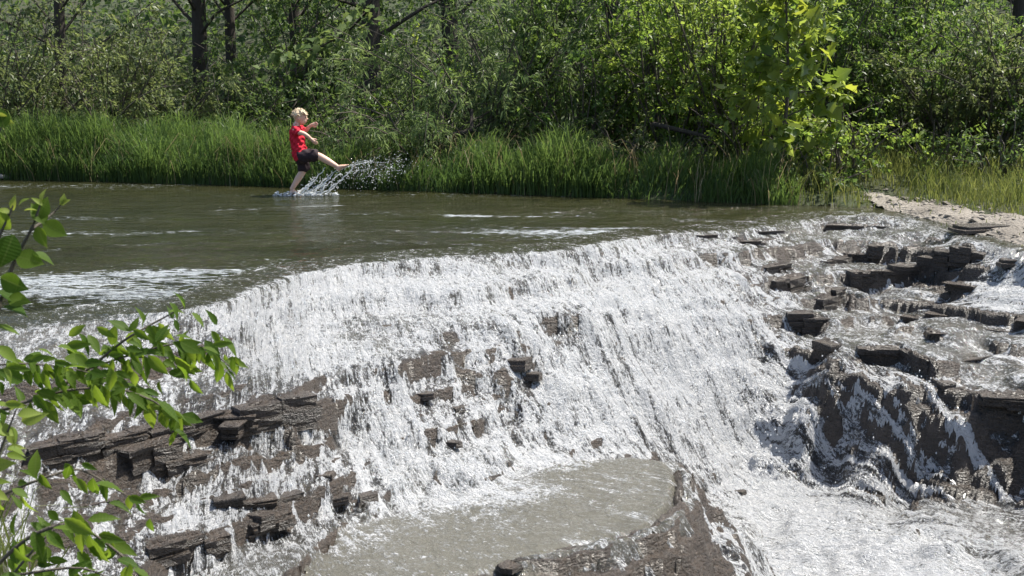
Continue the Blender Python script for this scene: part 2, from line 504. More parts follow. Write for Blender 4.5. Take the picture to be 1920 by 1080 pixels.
FOAM_PX = [(200,595,.35),(400,575,.55),(500,545,.7),(620,510,.75),(700,500,.7),(900,490,.35),(1000,495,.6),(1100,480,.65),(1200,460,.6),(1350,440,.4),(1500,430,.25),(1600,420,.2),(1700,430,.25),(1800,470,.35),(1870,500,.9),(1900,540,.9),(1850,470,.5),
(50,640,.35),(200,640,.3),(350,640,.5),(300,720,.38),(150,760,.22),(420,700,.5),(100,860,.2),(300,815,.2),(400,800,.25),(330,850,.32),(250,900,.2),(370,920,.5),(420,880,.35),(480,830,.3),(560,820,.35),(640,820,.35),(600,760,.28),(520,740,.25),(550,880,.5),(450,970,.45),(600,960,.6),(490,980,.3),(330,970,.5),(340,1040,.25),(450,1040,.5),(200,950,.3),(200,1050,.4),(600,1040,.35),
(560,580,.95),(650,570,.9),(750,560,.9),(850,560,.85),(950,560,.8),(1050,560,.8),(1150,540,.8),(1250,520,.75),(1350,540,.75),(500,640,.95),(560,680,.9),(650,625,.4),(700,610,.35),(760,650,.5),(830,630,.4),(900,620,.6),(1040,605,.5),(700,690,.5),(800,690,.45),(850,720,.42),(800,760,.46),(880,790,.5),(850,830,.55),(960,700,.35),(1000,760,.9),(950,840,.9),(720,760,.85),(740,860,.9),(780,910,.85),(700,820,.7),(1050,680,.9),(1120,620,.9),(1200,640,.95),(1300,640,.9),(1150,700,.6),(1160,760,.95),(1280,740,1),(1400,620,.75),(1440,720,.85),(1350,800,1),(1420,900,1),(1200,820,.95),(1100,820,.9),(1050,850,.6),
(680,920,.5),(850,970,.8),(1000,940,.55),(1100,930,.2),(1200,900,.1),(1150,980,.05),(800,1030,.05),(650,1060,.05),(1000,1000,.1),
(1250,990,0),(1100,1030,0),(1000,1050,0),(1270,900,.1),(1330,980,.4),(1250,1050,.16),(1100,1075,.12),
(1300,450,.25),(1400,440,.15),(1500,470,.25),(1480,560,.3),(1560,530,.2),(1650,520,.15),(1620,600,.2),(1750,500,.1),(1780,560,.2),(1820,520,.15),(1700,450,.2),(1500,630,.3),(1600,660,.2),(1700,640,.2),(1800,640,.2),(1880,700,.1),(1850,600,.3),(1880,800,.05),(1550,700,.5),(1500,750,.65),(1600,780,.5),(1650,800,.5),(1700,750,.42),(1750,780,.5),(1700,850,.45),(1600,880,.5),(1500,850,.75),(1820,850,.4),(1880,900,.3),(1550,960,.9),(1600,1020,.9),(1480,980,1),(1700,1040,.85),(1800,1070,.8),(1700,960,.4),(1800,960,.35),(1880,1000,.3),(1400,1050,.8)]
fp = np.array([hit(a, b)[:2] for a, b, c in FOAM_PX])
FOAM = np.clip(rbf(fp, [c for a, b, c in FOAM_PX], 0.08)(GX, GY)[..., 0], 0, 1)
FOAM = np.clip(FOAM + 0.04, 0, 1) * sstep(0.12, -0.05, LS)
FOAM *= 1 - 0.0 * poolm
DIR_PX = [(100,640,.1,-1),(100,860,.2,-1),(350,900,.15,-1),(500,700,.3,-.95),(560,820,.05,-1),(700,560,.3,-.95),(850,760,.35,-.95),(950,560,.4,-.9),(1100,520,.45,-.9),(1150,680,.6,-.8),(1000,920,.8,-.5),(750,900,.5,-.8),(700,1030,.6,-.8),
          (1300,560,.5,-.85),(1300,760,.6,-.8),(1420,900,.7,-.7),(1550,960,.9,-.4),(1800,1060,.95,-.35),(1550,500,.4,-.9),(1600,800,.35,-.95),(1750,800,.35,-.95),(1700,480,.4,-.9),(1850,490,.8,-.6),(1900,640,.6,-.8),(1850,800,.4,-.9)]
dp = np.array([hit(a, b)[:2] for a, b, c, d in DIR_PX])
DV = rbf(dp, [(c, d) for a, b, c, d in DIR_PX], 0.2)(GX, GY)
DV /= np.linalg.norm(DV, axis=-1, keepdims=True) + 1e-6
# walk every point back up its flow line to the lip
tx, ty, ts = GX.copy(), GY.copy(), np.zeros_like(GX)
live = LS < 0
for _ in range(170):
    k = np.nonzero(live.ravel())[0]
    if not len(k): break
    X_, Y_ = tx.ravel()[k], ty.ravel()[k]
    i = np.clip(((X_ - gx[0]) / STEP).astype(int), 0, NX - 1); j = np.clip(((Y_ - gy[0]) / STEP).astype(int), 0, NY - 1)
    stp = np.clip(-LS[j, i], 0.01, 0.035)
    tx.ravel()[k] = X_ - DV[j, i, 0] * stp; ty.ravel()[k] = Y_ - DV[j, i, 1] * stp
    ts.ravel()[k] += stp
    live.ravel()[k] = LS[j, i] < -0.012
_, cc = seg_dist(tx, ty, LIP, True)
cc = blur(cc, 1)
flow_c = np.where(upm, arc, cc)
flow_s = np.where(upm, -dl, ts) - SMOOTH * 1.2
st1 = fbm(flow_c * 9, flow_s * 1.4, 3, 3)
st2 = fbm(flow_c * 26, flow_s * 4.0, 2, 13)
st3 = perlin(flow_c * 40, flow_s * 22, 17)

def ripple(x, y):
    """height of the open water upstream"""
    near = sstep(14.0, 8.0, y)
    r = 0.006 * perlin(x * 1.1 + y * .3, y * 2.6, 40) + 0.004 * perlin(x * 3.1, y * 6.0, 41)
    r = r + near * (0.011 * perlin(x * 4.0 + y * 2, y * 8.0, 42) + 0.004 * perlin(x * 11, y * 13, 43))
    return r
UPW = ripple(GX, GY)
sm2 = blur(BED, 3)
thick = -0.012 + 0.060 * np.clip(FOAM, 0, 0.75) + 0.012 * st1 + 0.02 * sstep(.65, 1, FOAM)
iso = fbm(GX * 16, GY * 16, 3, 88)
bl1 = blur(BED, 2)
gby, gbx = np.gradient(bl1, STEP)
riser = np.clip(blur(sstep(.7, 1.4, np.hypot(gbx, gby)), 1) * 1.5, 0, 1)
WAT = np.maximum(blur(np.maximum(BED, sm2), 1), SMOOTH - 0.06) + thick + FOAM * (0.016 * st1 + 0.012 * st2 + 0.010 * st3 + 0.016 * iso)
# a thin film over nearly level rock, even where there is no foam
gyy, gxx = np.gradient(SMOOTH, STEP)
lvl = sstep(0.62, 0.15, np.hypot(gxx, gyy))
WAT = WAT + lvl * 0.034 * (1 - FOAM) - 0.012 * sstep(.1, .5, fbm(GX * 2.5, GY * 2.5, 3, 85)) * (1 - FOAM)
strand = perlin(flow_c * 8.5, flow_s * .5, 19) + .6 * perlin(flow_c * 19, flow_s * .8, 20)
WAT = WAT - 0.05 * riser * sstep(.66, .40, FOAM + .42 * strand + .15 * st1)
FOAM = FOAM + poolm * sstep(.75, .15, pd) * .30 * np.maximum(fbm(flow_c * 3, flow_s * 3, 3, 52), -.3)
FOAM = np.clip(FOAM, 0, 1)
pw = ZP + 0.004 * fbm(GX * 7, GY * 9, 3, 50) + 0.02 * FOAM * st2
WAT = WAT * (1 - poolm) + poolm * pw
b = sstep(-0.10, 0.04, LS)
lipz = UPW - 0.012 * sstep(0.35, 0.0, np.abs(LS)) + 0.010 * sstep(0.3, 0, np.abs(LS)) * st2 * sstep(.25, .6, FOAM)
WAT = WAT * (1 - b) + b * lipz
TURB = np.clip(poolm * 0.85 + sstep(-0.15, 0.25, LS) * 1.0 + 0.5 * lvl, 0, 1)

PXg, PYg = project(GX, GY, np.minimum(BED, 0))
keepv = (PXg > -320) & (PXg < 2240) & (PYg < 1330)

def grid_faces(keep):
    q = keep[:-1, :-1] & keep[1:, :-1] & keep[:-1, 1:] & keep[1:, 1:]
    j, i = np.nonzero(q)
    a = j * NX + i
    return np.stack([a, a + 1, a + NX + 1, a + NX], 1)

def sub_mesh(name, Z, keep, mat, attrs, smooth=True):
    Q = grid_faces(keep)
    used = np.zeros(NX * NY, bool); used[Q.ravel()] = True
    idx = np.cumsum(used) - 1
    V = np.stack([GX.ravel(), GY.ravel(), Z.ravel()], 1)[used]
    at = {k: (v.reshape(-1, 3) if v.ndim == 3 else v.ravel())[used] for k, v in attrs.items()}
    return mesh_np(name, V, [idx[Q]], mat, smooth=smooth, attrs=at)

M_ROCK = mat_rock(); M_CASC = mat_cascade()
bed = sub_mesh('riverbed', BED, keepv & (LS < 0.5), M_ROCK, {}, smooth=True)
tag(bed, 'wet layered brown shale ledges under the cascade', kind='structure')
flow3 = np.stack([flow_c, flow_s, np.zeros_like(flow_c)], -1)
casc = sub_mesh('cascade_water', WAT, keepv & (WAT > BED - 0.03) & (LS < 0.5), M_CASC, {'foam': FOAM + 0.12 * sstep(.72, 1, FOAM) + 0.19 * fbm(GX * 2.2, GY * 2.8, 3, 83) + 0.34 * riser * strand * (1 - .5 * sstep(.7, .95, FOAM)) - 0.20 * riser * sstep(.4, .8, FOAM) - 0.18 * poolm * sstep(.65, .35, FOAM), 'turbid': TURB, 'steep': sstep(.10, .55, np.hypot(gxx, gyy)), 'deep': sstep(-0.12, 0.06, LS), 'flow': flow3})
tag(casc, 'white water tumbling down the shale ledges', kind='structure')
# ------------------------------------------------------------------ rock pieces that stand out along the ledges
def slab_mesh(seed, n=6):
    """a thin broken plate of two or three beds with straight edges"""
    r = np.random.default_rng(seed)
    th = np.linspace(0, 2 * np.pi, n, endpoint=False) + r.uniform(-0.35, 0.35, n)
    rad = r.uniform(0.7, 1.15, n)
    x, y = np.cos(th) * rad, np.sin(th) * rad
    lay = [(-0.5, 1.0, 0, 0), (0.0, 1.0, 0, 0), (0.0, .9, .05, .06), (0.42, .9, .05, .06), (0.5, .84, .05, .08)]
    V = []
    for z, s, ox, oy in lay:
        V += [(x[i] * s + ox, y[i] * s + oy, z + r.uniform(-0.05, 0.05) + .1 * x[i]) for i in range(n)]
    V.append((0, 0, 0.5))
    Q = [(k * n + i, k * n + (i + 1) % n, (k + 1) * n + (i + 1) % n, (k + 1) * n + i) for k in range(len(lay) - 1) for i in range(n)]
    T = [((len(lay) - 1) * n + i, (len(lay) - 1) * n + (i + 1) % n, len(lay) * n) for i in range(n)]
    return mesh_np('rock_slab', V, [np.array(Q), np.array(T)], M_ROCK, parent=bed)
slab_protos = [slab_mesh(100 + k, 5 + k % 3) for k in range(7)]
slab_free = list(slab_protos)
r_ = np.random.default_rng(5)
def put_slab(p, lx, ly, lz, rz):
    if slab_free: o = slab_free.pop()
    else:
        o = slab_protos[int(r_.integers(7))].copy(); COL.objects.link(o)
    o.location = p; o.scale = (lx, ly, lz)
    o.rotation_euler = (r_.uniform(-.08, .08), r_.uniform(-.08, .08), rz)
n_slab = 0
def x_mid(a, b): return (a[0] + b[0]) / 2
def block_mesh(seed):
    """a broken block of three thin beds, unit size, top at 0"""
    r = np.random.default_rng(seed); V, Q = [], []
    zs = [0, -r.uniform(.2, .42), -r.uniform(.5, .8), -1.0]
    for k in range(3):
        z0, z1 = zs[k] - (.015 if k else 0), zs[k + 1]
        fy = -.5 + r.uniform(-.02, .22) * (1 if k else .4); ex, fx = r.uniform(-.08, .08, 2)
        o = len(V)
        for z, s in ((z0, .97), ((z0 * .75 + z1 * .25), 1.0), (z1, .95)):
            V += [((-.5 + ex) * s, fy * s + r.uniform(-.04, .04), z), ((-.1 + ex) * s, fy * s + r.uniform(-.07, .05), z), ((.5 + fx) * s, fy * s + r.uniform(-.04, .04), z), ((.5 + fx) * s, .5, z), ((-.5 + ex) * s, .5, z)]
        for l in range(2):
            for i in range(5): Q.append((o + l * 5 + i, o + l * 5 + (i + 1) % 5, o + (l + 1) * 5 + (i + 1) % 5, o + (l + 1) * 5 + i))
        V += [(0, .1, z0)]; c = len(V) - 1
        T_.extend([(o + (i + 1) % 5, o + i, c) for i in range(5)]) if k == 0 else None
        if k: Q.append((o, o + 2, o + 3, o + 4))
    return V, Q
block_protos = []
for k in range(8):
    T_ = []
    V, Q = block_mesh(900 + k)
    block_protos.append(mesh_np('rock_block', V, [np.array(Q), np.array(T_)], M_ROCK, parent=bed))
block_free = list(block_protos)
for (Wp, h) in LEDGE_W:
    for a, b in zip(Wp[:-1], Wp[1:]):
        L = math.hypot(b[0] - a[0], b[1] - a[1]); ang = math.atan2(b[1] - a[1], b[0] - a[0]); nx0, ny0 = math.sin(ang), -math.cos(ang)
        t_ = 0.0
        while t_ < L:
            w = r_.uniform(.13, .36); u = min((t_ + w / 2) / L, 1); t_ += w * .93
            x, y = a[0] + u * (b[0] - a[0]), a[1] + u * (b[1] - a[1])
            if float(samp(FOAM, x, y)) > 0.5 or r_.random() < .12 or (-1.6 < x < .35 and y > 6.95): continue
            zt_ = float(samp(BED, x - nx0 * .07, y - ny0 * .07))
            if block_free: o = block_free.pop()
            else:
                o = block_protos[int(r_.integers(8))].copy(); COL.objects.link(o)
            jn = r_.uniform(-.012, .012); dep = .13
            o.location = (x + nx0 * (jn + .05 - dep / 2), y + ny0 * (jn + .05 - dep / 2), zt_ - .008 + r_.uniform(-.005, .005))
            o.scale = (w, dep, h * r_.uniform(.72, .92) + .01); o.rotation_euler = (r_.uniform(-.03, .03), r_.uniform(-.02, .02), ang + r_.uniform(-.05, .05))
            n_slab += 1
rimL = 0
for a, b in zip(RIM[2:-2], RIM[3:-1]):
    L = math.hypot(b[0] - a[0], b[1] - a[1]); k = max(1, int(L / 0.22)); ang = math.atan2(b[1] - a[1], b[0] - a[0])
    for q in range(k):
        u = (q + r_.uniform(.2, .8)) / k
        x, y = a[0] + u * (b[0] - a[0]) + r_.uniform(-.07, .07), a[1] + u * (b[1] - a[1]) + r_.uniform(-.07, .07)
        put_slab((x, y, ZP - 0.008 + r_.uniform(-.015, .010)), r_.uniform(.07, .16), r_.uniform(.05, .09), r_.uniform(.03, .06), ang + r_.uniform(-.4, .4))
for (px, py, w) in [(965, 690, .16), (1000, 712, .10), (935, 705, .08), (485, 985, .14), (530, 990, .09), (690, 945, .12), (640, 945, .08), (610, 905, .10), (1385, 930, .07), (860, 775, .07), (800, 750, .08), (850, 840, .07)]:
    p = hit(px, py)
    put_slab((p[0], p[1], p[2] + 0.03), w, w * .7, w * .6, r_.uniform(-.6, .6))

# ------------------------------------------------------------------ open water upstream
def mat_river():
    t = NT('river_water'); p = t.geo()
    a = t.noise(t.scale(p, (1.2, 3.2, 1)), 1.3, 4, 0.6, 0.3)
    b = t.noise(t.scale(p, (1, 2.2, 1)), 7, 4, 0.65, 0.4)
    c = t.noise(t.scale(p, (1, 1.8, 1)), 30, 3, 0.6)
    sep = t.n('SeparateXYZ'); t.L(p, sep.inputs[0])
    near = t.n('MapRange'); t.L(sep.outputs[1], near.inputs[0])
    near.inputs[1].default_value = 13.0; near.inputs[2].default_value = 8.5; near.inputs[3].default_value = 0.45; near.inputs[4].default_value = 1.7
    rif = t.ramp(t.noise(t.scale(p, (0.10, 0.9, 1)), 1.0, 2, 0.5), [(0.42, 0.35), (0.62, 1.2)])      # bands of riffle
    k = t.math('MULTIPLY', near.outputs[0], t.math('ADD', rif, t.attr('riffle')))
    h = t.math('ADD', t.math('MULTIPLY', a, 1.1), t.math('ADD', t.math('MULTIPLY', t.math('MULTIPLY', b, 0.55), t.math('ADD', k, 0.12)), t.math('MULTIPLY', t.math('MULTIPLY', c, 0.22), k)))
    nb = t.bump(h, 1.0, 0.12)
    col = t.mix(t.noise(p, 0.7, 3, 0.5), (0.014, 0.017, 0.006), (0.032, 0.030, 0.011))
    s = t.n('BsdfPrincipled', in_Base_Color=col, in_Roughness=0.07, in_Normal=nb, in_IOR=1.33)
    # flecks of foam on the current, plus sky sheen painted on in pale grey-blue
    fl = t.noise(t.scale(p, (1.0, 3.2, 1)), 6.5, 6, 0.75, 0.8)
    bnd = t.noise(t.scale(p, (0.12, 0.8, 1)), 1.0, 2, 0.5)
    fm = t.ramp(t.math('ADD', t.math('ADD', fl, t.math('MULTIPLY', t.attr("riffle"), 0.21)), t.math('MULTIPLY', bnd, 0.55)), [(0.94, 0), (1.12, 0.75)])
    d = t.n('BsdfDiffuse', in_Color=(0.46, 0.50, 0.53, 1), in_Normal=nb)
    m = t.n('MixShader', in_0=fm); t.L(s.outputs[0], m.inputs[1]); t.L(d.outputs[0], m.inputs[2])
    return t.done(m.outputs[0])
ux = np.arange(-17, 9.5, 0.06); uy = np.arange(6.0, 20.0, 0.06)
UX, UY = np.meshgrid(ux, uy)
ud = np.where(inside(UX, UY, UP), 1, -1) * seg_dist(UX, UY, LIP)
ukeep = (ud > 0.40) | ((UX < gx[0] + 0.1) & (ud > 0))
q = ukeep[:-1, :-1] & ukeep[1:, :-1] & ukeep[:-1, 1:] & ukeep[1:, 1:]
j, i = np.nonzero(q); a = j * len(ux) + i
Q = np.stack([a, a + 1, a + len(ux) + 1, a + len(ux)], 1)
used = np.zeros(UX.size, bool); used[Q.ravel()] = True; idx = np.cumsum(used) - 1
RIF = np.zeros_like(UX)
for pl, wd_ in [([(60, 472), (300, 455), (600, 452), (900, 458)], .22), ([(80, 408), (280, 410)], .2), ([(850, 405), (960, 407), (1110, 406)], .15), ([(380, 395), (640, 385)], .12), ([(60, 520), (400, 510)], .25), ([(200, 560), (420, 540)], .2)]:
    RIF = np.maximum(RIF, np.exp(-(seg_dist(UX, UY, [tuple(at_z(a_, b_, 0)[:2]) for a_, b_ in pl]) / wd_) ** 2))
nl = sstep(11.6, 8.0, UY + 0.30 * (UX + 2.5)) * (0.55 + 0.6 * fbm(UX * .5, UY * 1.6, 3, 47))  # near-left ripples, where the painted sky sheen spreads widest
nl = np.maximum(nl, .55 * sstep(.1, .6, fbm(UX * .28, UY * 1.5, 3, 49)) * sstep(15, 12, UY))
RIF = np.clip(np.maximum(RIF * (0.75 + .5 * perlin(UX * .8, UY * 3, 48)), nl), 0, 1)
UZ = ripple(UX, UY) - 0.003 * (ud < 0.52)
river = mesh_np('river_water', np.stack([UX.ravel(), UY.ravel(), UZ.ravel()], 1)[used], [idx[Q]], mat_river(), smooth=True, attrs={'riffle': RIF.ravel()[used]})
tag(river, 'shallow brown green river above the falls', kind='structure')

# ------------------------------------------------------------------ banks and hillside
SHORE_PX = [(-600, 318), (-200, 331), (0, 337), (200, 341), (400, 347), (600, 353), (850, 361), (1050, 368), (1200, 374), (1350, 380), (1450, 384), (1560, 388), (1640, 393), (1700, 405), (1770, 426), (1830, 444), (1920, 468), (2100, 500), (2500, 560)]
SHORE = [tuple(at_z(a, b, 0)[:2]) for a, b in SHORE_PX]
LAND = [(-60, SHORE[0][1])] + SHORE + [(60, SHORE[-1][1]), (60, 90), (-60, 90)]
PATH = [tuple(at_z(a, b, z)[:2]) for a, b, z in [(1610, 332, .30), (1660, 333, .30), (1720, 345, .28), (1800, 368, .22), (1920, 388, .2), (2150, 420, .2), (2150, 520, .05), (1960, 462, .05), (1860, 440, .05), (1790, 420, .05), (1730, 410, .04), (1690, 400, .06), (1650, 380, .12)]]

def ground_z(X, Y):
    d = seg_dist(X, Y, SHORE); d = np.where(inside(X, Y, LAND), d, -d)
    dd = np.maximum(d, 0)
    rightm = sstep(3.0, 5.0, X) * sstep(16.5, 14.5, Y)
    cut = -0.25 + (0.40 - 0.12 * rightm) * sstep(-0.35, 0.35, d)
    z = cut + 0.06 * np.minimum(dd, 7) + 0.30 * np.maximum(dd - 5.5, 0) * sstep(5.5, 9, dd)
    z = z + sstep(0.1, 1.0, dd) * (0.06 * fbm(X * .8, Y * .8, 3, 70)) + 0.02 * perlin(X * 4, Y * 4, 71) * sstep(0, .5, dd)
    return np.minimum(z, 9 + 0 * z)

def mat_ground():
    t = NT('forest_soil'); p = t.geo()
    n1 = t.noise(p, 1.5, 5, 0.6); n2 = t.noise(p, 18, 5, 0.7)
    c = t.ramp(n1, [(0.35, (0.028, 0.026, 0.012)), (0.6, (0.026, 0.048, 0.013))])
    c = t.mix(t.ramp(n2, [(0.4, 0), (0.65, 1)]), c, (0.045, 0.05, 0.02))
    s = t.n('BsdfPrincipled', in_Base_Color=c, in_Roughness=0.95, in_Normal=t.bump(n2, 0.8, 0.05))
    return t.done(s.outputs[0])

def mat_path():
    t = NT('path_gravel'); p = t.geo()
    n1 = t.noise(p, 2.0, 5, 0.6); n2 = t.noise(p, 35, 4, 0.7)
    v = t.n('TexVoronoi', in_Scale=26.0); t.L(p, v.inputs['Vector'])
    c = t.ramp(n1, [(0.3, (0.14, 0.125, 0.105)), (0.6, (0.28, 0.255, 0.22))])
    c = t.mix(t.ramp(n2, [(0.4, 0), (0.7, 0.7)]), c, (0.12, 0.095, 0.07))
    c = t.mix(t.ramp(v.outputs['Distance'], [(0.05, 0.5), (0.3, 0)]), c, (0.36, 0.34, 0.31))
    s = t.n('BsdfPrincipled', in_Base_Color=c, in_Roughness=0.85, in_Normal=t.bump(t.math('ADD', n2, v.outputs['Distance']), 0.9, 0.03))
    return t.done(s.outputs[0])
def plain_grid(x0, x1, y0, y1, st):
    xs, ys = np.arange(x0, x1, st), np.arange(y0, y1, st)
    X, Y = np.meshgrid(xs, ys)
    j, i = np.meshgrid(np.arange(len(ys) - 1), np.arange(len(xs) - 1), indexing='ij')
    a = (j * len(xs) + i).ravel()
    return X, Y, np.stack([a, a + 1, a + len(xs) + 1, a + len(xs)], 1), len(xs)
X, Y, Q, _n = plain_grid(-34, 34, 8.6, 62, 0.2)
Z = ground_z(X, Y)
pdp = np.where(inside(X, Y, PATH), 1, -1) * seg_dist(X, Y, PATH + PATH[:1])
ZG = Z - 0.05 * sstep(-0.05, 0.25, pdp)
ld = np.where(inside(X, Y, LAND), 1, -1) * seg_dist(X, Y, SHORE)
kq = (ld.ravel()[Q] > np.where(X.ravel()[Q] > 4.0, -0.02, -0.6)).all(1)
M_SOIL = mat_ground()
ground = mesh_np('forest_ground', np.stack([X, Y, ZG], -1).reshape(-1, 3), [Q[kq]], M_SOIL, smooth=True)
tag(ground, 'dark wooded bank rising behind the river', kind='structure')
X, Y, Q, _n = plain_grid(3.5, 9.5, 8.6, 16, 0.05)
pdf = np.where(inside(X, Y, PATH), 1, -1) * seg_dist(X, Y, PATH + PATH[:1]) + 0.12 * fbm(X * 2.2, Y * 2.2, 3, 77)
ZP_ = ground_z(X, Y) + 0.012 * fbm(X * 6, Y * 6, 3, 78) + 0.012
k = pdf.ravel()[Q] > 0
path = mesh_np('gravel_path', np.stack([X, Y, ZP_], -1).reshape(-1, 3), [Q[k.all(1)]], mat_path(), smooth=True)
tag(path, 'pale trodden gravel path on the far bank', kind='structure')

# near bank, at the photographer's feet
def near_z(X, Y):
    e = 4.2 - 1.6 * np.maximum(X + 2.0, 0) + 0.25 * perlin(X * 1.3, Y * 1.3, 80)   # edge of the bank
    e = np.maximum(e, 2.3)
    return -0.05 - 1.25 * sstep(-0.5, 0.5, Y - e) + 0.05 * fbm(X * 2, Y * 2, 3, 81)
X, Y, Q, _n = plain_grid(-5.5, 6.0, -3.0, 5.6, 0.08)
ZN = near_z(X, Y)
near = mesh_np('near_bank', np.stack([X, Y, ZN], -1).reshape(-1, 3), [Q], M_SOIL, smooth=True)
tag(near, 'dark earth bank below the foreground plants', kind='structure')

# ------------------------------------------------------------------ leaves, blades, wood
def mat_leaf(name, c1, c2, trans=0.45, gloss=0.35, tcol=None):
    t = NT(name)
    sep = t.n('SeparateXYZ'); t.L(t.attr('tint', 'Vector'), sep.inputs[0])
    c = t.mix(sep.outputs[0], c1, c2)
    s = t.n('BsdfPrincipled', in_Base_Color=c, in_Roughness=0.45)
    s.inputs['Specular IOR Level'].default_value = gloss
    hs = t.n('HueSaturation', in_Hue=0.482, in_Saturation=1.08, in_Value=2.1, in_Color=c)
    tr = t.n('BsdfTranslucent', in_Color=hs.outputs[0])
    m = t.n('MixShader', in_0=trans); t.L(s.outputs[0], m.inputs[1]); t.L(tr.outputs[0], m.inputs[2])
    return t.done(m.outputs[0])

def mat_bark(name, c1, c2):
    t = NT(name); p = t.geo()
    n = t.noise(t.scale(p, (1, 1, 0.25)), 22, 5, 0.7)
    s = t.n('BsdfPrincipled', in_Base_Color=t.mix(n, c1, c2), in_Roughness=0.9, in_Normal=t.bump(n, 1.0, 0.03))
    return t.done(s.outputs[0])
M_BARK = mat_bark('dark_bark', (0.018, 0.014, 0.011), (0.075, 0.06, 0.047))
M_TWIG = mat_bark('grey_bark', (0.05, 0.042, 0.032), (0.13, 0.11, 0.085))

def leaf_cloud(P, A, N, L, Wd, tint):
    """P base points, A axis, N approximate normal, lengths L, width ratio Wd -> folded pointed leaves of 4 triangles"""
    n = len(P)
    A = A / (np.linalg.norm(A, axis=1, keepdims=True) + 1e-9)
    S = np.cross(A, N); S /= np.linalg.norm(S, axis=1, keepdims=True) + 1e-9
    U = np.cross(S, A)
    L = L[:, None]; w = L * Wd * 0.5
    base = P; mid = P + A * L * 0.45 - U * L * 0.05; tip = P + A * L - U * L * 0.12
    l = P + A * L * 0.42 + S * w + U * L * 0.05; r = P + A * L * 0.42 - S * w + U * L * 0.05
    V = np.stack([base, l, tip, r, mid], 1).reshape(-1, 3)
    o = np.arange(n)[:, None] * 5
    T = np.concatenate([o + [[0, 4, 1]], o + [[4, 2, 1]], o + [[0, 3, 4]], o + [[3, 2, 4]]])
    t3 = np.repeat(np.stack([tint, tint, tint], 1), 5, axis=0)
    return V, T, t3

def rand_unit(r, n):
    v = r.normal(size=(n, 3)); return v / np.linalg.norm(v, axis=1, keepdims=True)

def grow(r, limbs, twigs_per_m, twig_len, leaves_per_twig, leaf, droop, tint0, tvar, flat=0.6, start=0.2, wd=0.55):
    """limbs: list of (points, radii). Returns leaf arrays and twig tubes"""
    TP, TD, TL = [], [], []
    for pts, rad in limbs:
        seg = np.linalg.norm(np.diff(pts, axis=0), axis=1); tot = seg.sum()
        k = max(2, int(tot * twigs_per_m))
        u = start + (1 - start) * r.random(k) ** 0.8
        cum = np.concatenate([[0], np.cumsum(seg)]) / tot
        p = np.stack([np.interp(u, cum, pts[:, c]) for c in range(3)], 1)
        ax = pts[-1] - pts[0]; ax = ax / (np.linalg.norm(ax) + 1e-9)
        d = rand_unit(r, k) * 1.0 + ax * 0.55; d[:, 2] = d[:, 2] * 0.6 + 0.05 - droop
        d /= np.linalg.norm(d, axis=1, keepdims=True)
        TP.append(p); TD.append(d); TL.append(twig_len * r.uniform(0.5, 1.3, k))
    TP, TD, TL = np.concatenate(TP), np.concatenate(TD), np.concatenate(TL)
    k, m = len(TP), leaves_per_twig
    u = (np.arange(m)[None, :] + r.random((k, m))) / m
    drp = np.zeros((k, m, 3)); drp[..., 2] = -droop * 0.7 * (u ** 2) * TL[:, None]
    P = TP[:, None] + TD[:, None] * (u * TL[:, None])[..., None] + drp
    P = P.reshape(-1, 3) + r.normal(size=(k * m, 3)) * 0.02
    A = np.repeat(TD, m, axis=0) * 0.5 + rand_unit(r, k * m) * 0.9
    A[:, 2] -= 0.25 + droop * 0.6
    N = rand_unit(r, k * m) * (1 - flat) + np.array([[0, 0, 1.0]]) * flat + 0.25 * np.repeat(rand_unit(r, k), m, axis=0)
    tint = np.clip(tint0 + np.repeat(r.normal(size=k) * tvar, m) + r.normal(size=k * m) * tvar * 0.7, 0, 1)
    return leaf_cloud(P, A, N, leaf * r.uniform(0.55, 1.25, k * m), wd, tint), (TP, TD, TL)

def curve_limb(r, p0, d0, length, r0, bend=0.25, lift=0.0, n=7):
    pts = [np.array(p0, float)]; d = np.array(d0, float); d /= np.linalg.norm(d)
    for k in range(n - 1):
        d = d + r.normal(size=3) * bend * 0.35 + np.array([0, 0, lift])
        d /= np.linalg.norm(d)
        pts.append(pts[-1] + d * length / (n - 1))
    pts = np.array(pts)
    return pts, r0 * np.linspace(1, 0.25, n)

def plant(name, label, cat, group, X, Y, seed, trunk_h, trunk_r, lean, limbs_fn, leafmat, barkmat, gkw, parts=('trunk', 'crown'), z0=None):
    r = np.random.default_rng(seed)
    z = float(ground_z(np.array([X]), np.array([Y]))[0]) - 0.05 if z0 is None else z0
    root = empty(name, (X, Y, z), label, cat, group)
    wood = MB(); limbs = limbs_fn(r)
    if trunk_h:
        n = 9; t = np.linspace(0, 1, n)
        tp = np.stack([lean[0] * t * trunk_h + 0.05 * np.sin(t * 5 + seed), lean[1] * t * trunk_h + 0.04 * np.cos(t * 4 + seed), t * trunk_h], 1)
        tr_ = trunk_r * (1 - 0.6 * t); tr_[0] *= 1.35
        wood.add(*tube(tp, tr_, 9))
    for pts, rad in limbs: wood.add(*tube(pts, rad, 5))
    (V, T, t3), (TP, TD, TL) = grow(r, limbs, **gkw)
    sel = r.random(len(TP)) < 0.35
    for p, d, l in zip(TP[sel][:140], TD[sel][:140], TL[sel][:140]):
        wood.add(*tube(np.array([p, p + d * l * .5, p + d * l]), np.array([.006, .004, .002]) * 1.3, 3))
    wood.build(parts[0], barkmat, root, smooth=True)
    crown = mesh_np(parts[1], V, [T], leafmat, root, attrs={'tint': t3})
    crown['kind'] = 'stuff'
    return root

def X_at(px, Y): return (px - 960) / F * (Y * CP + 0.6 * SP)

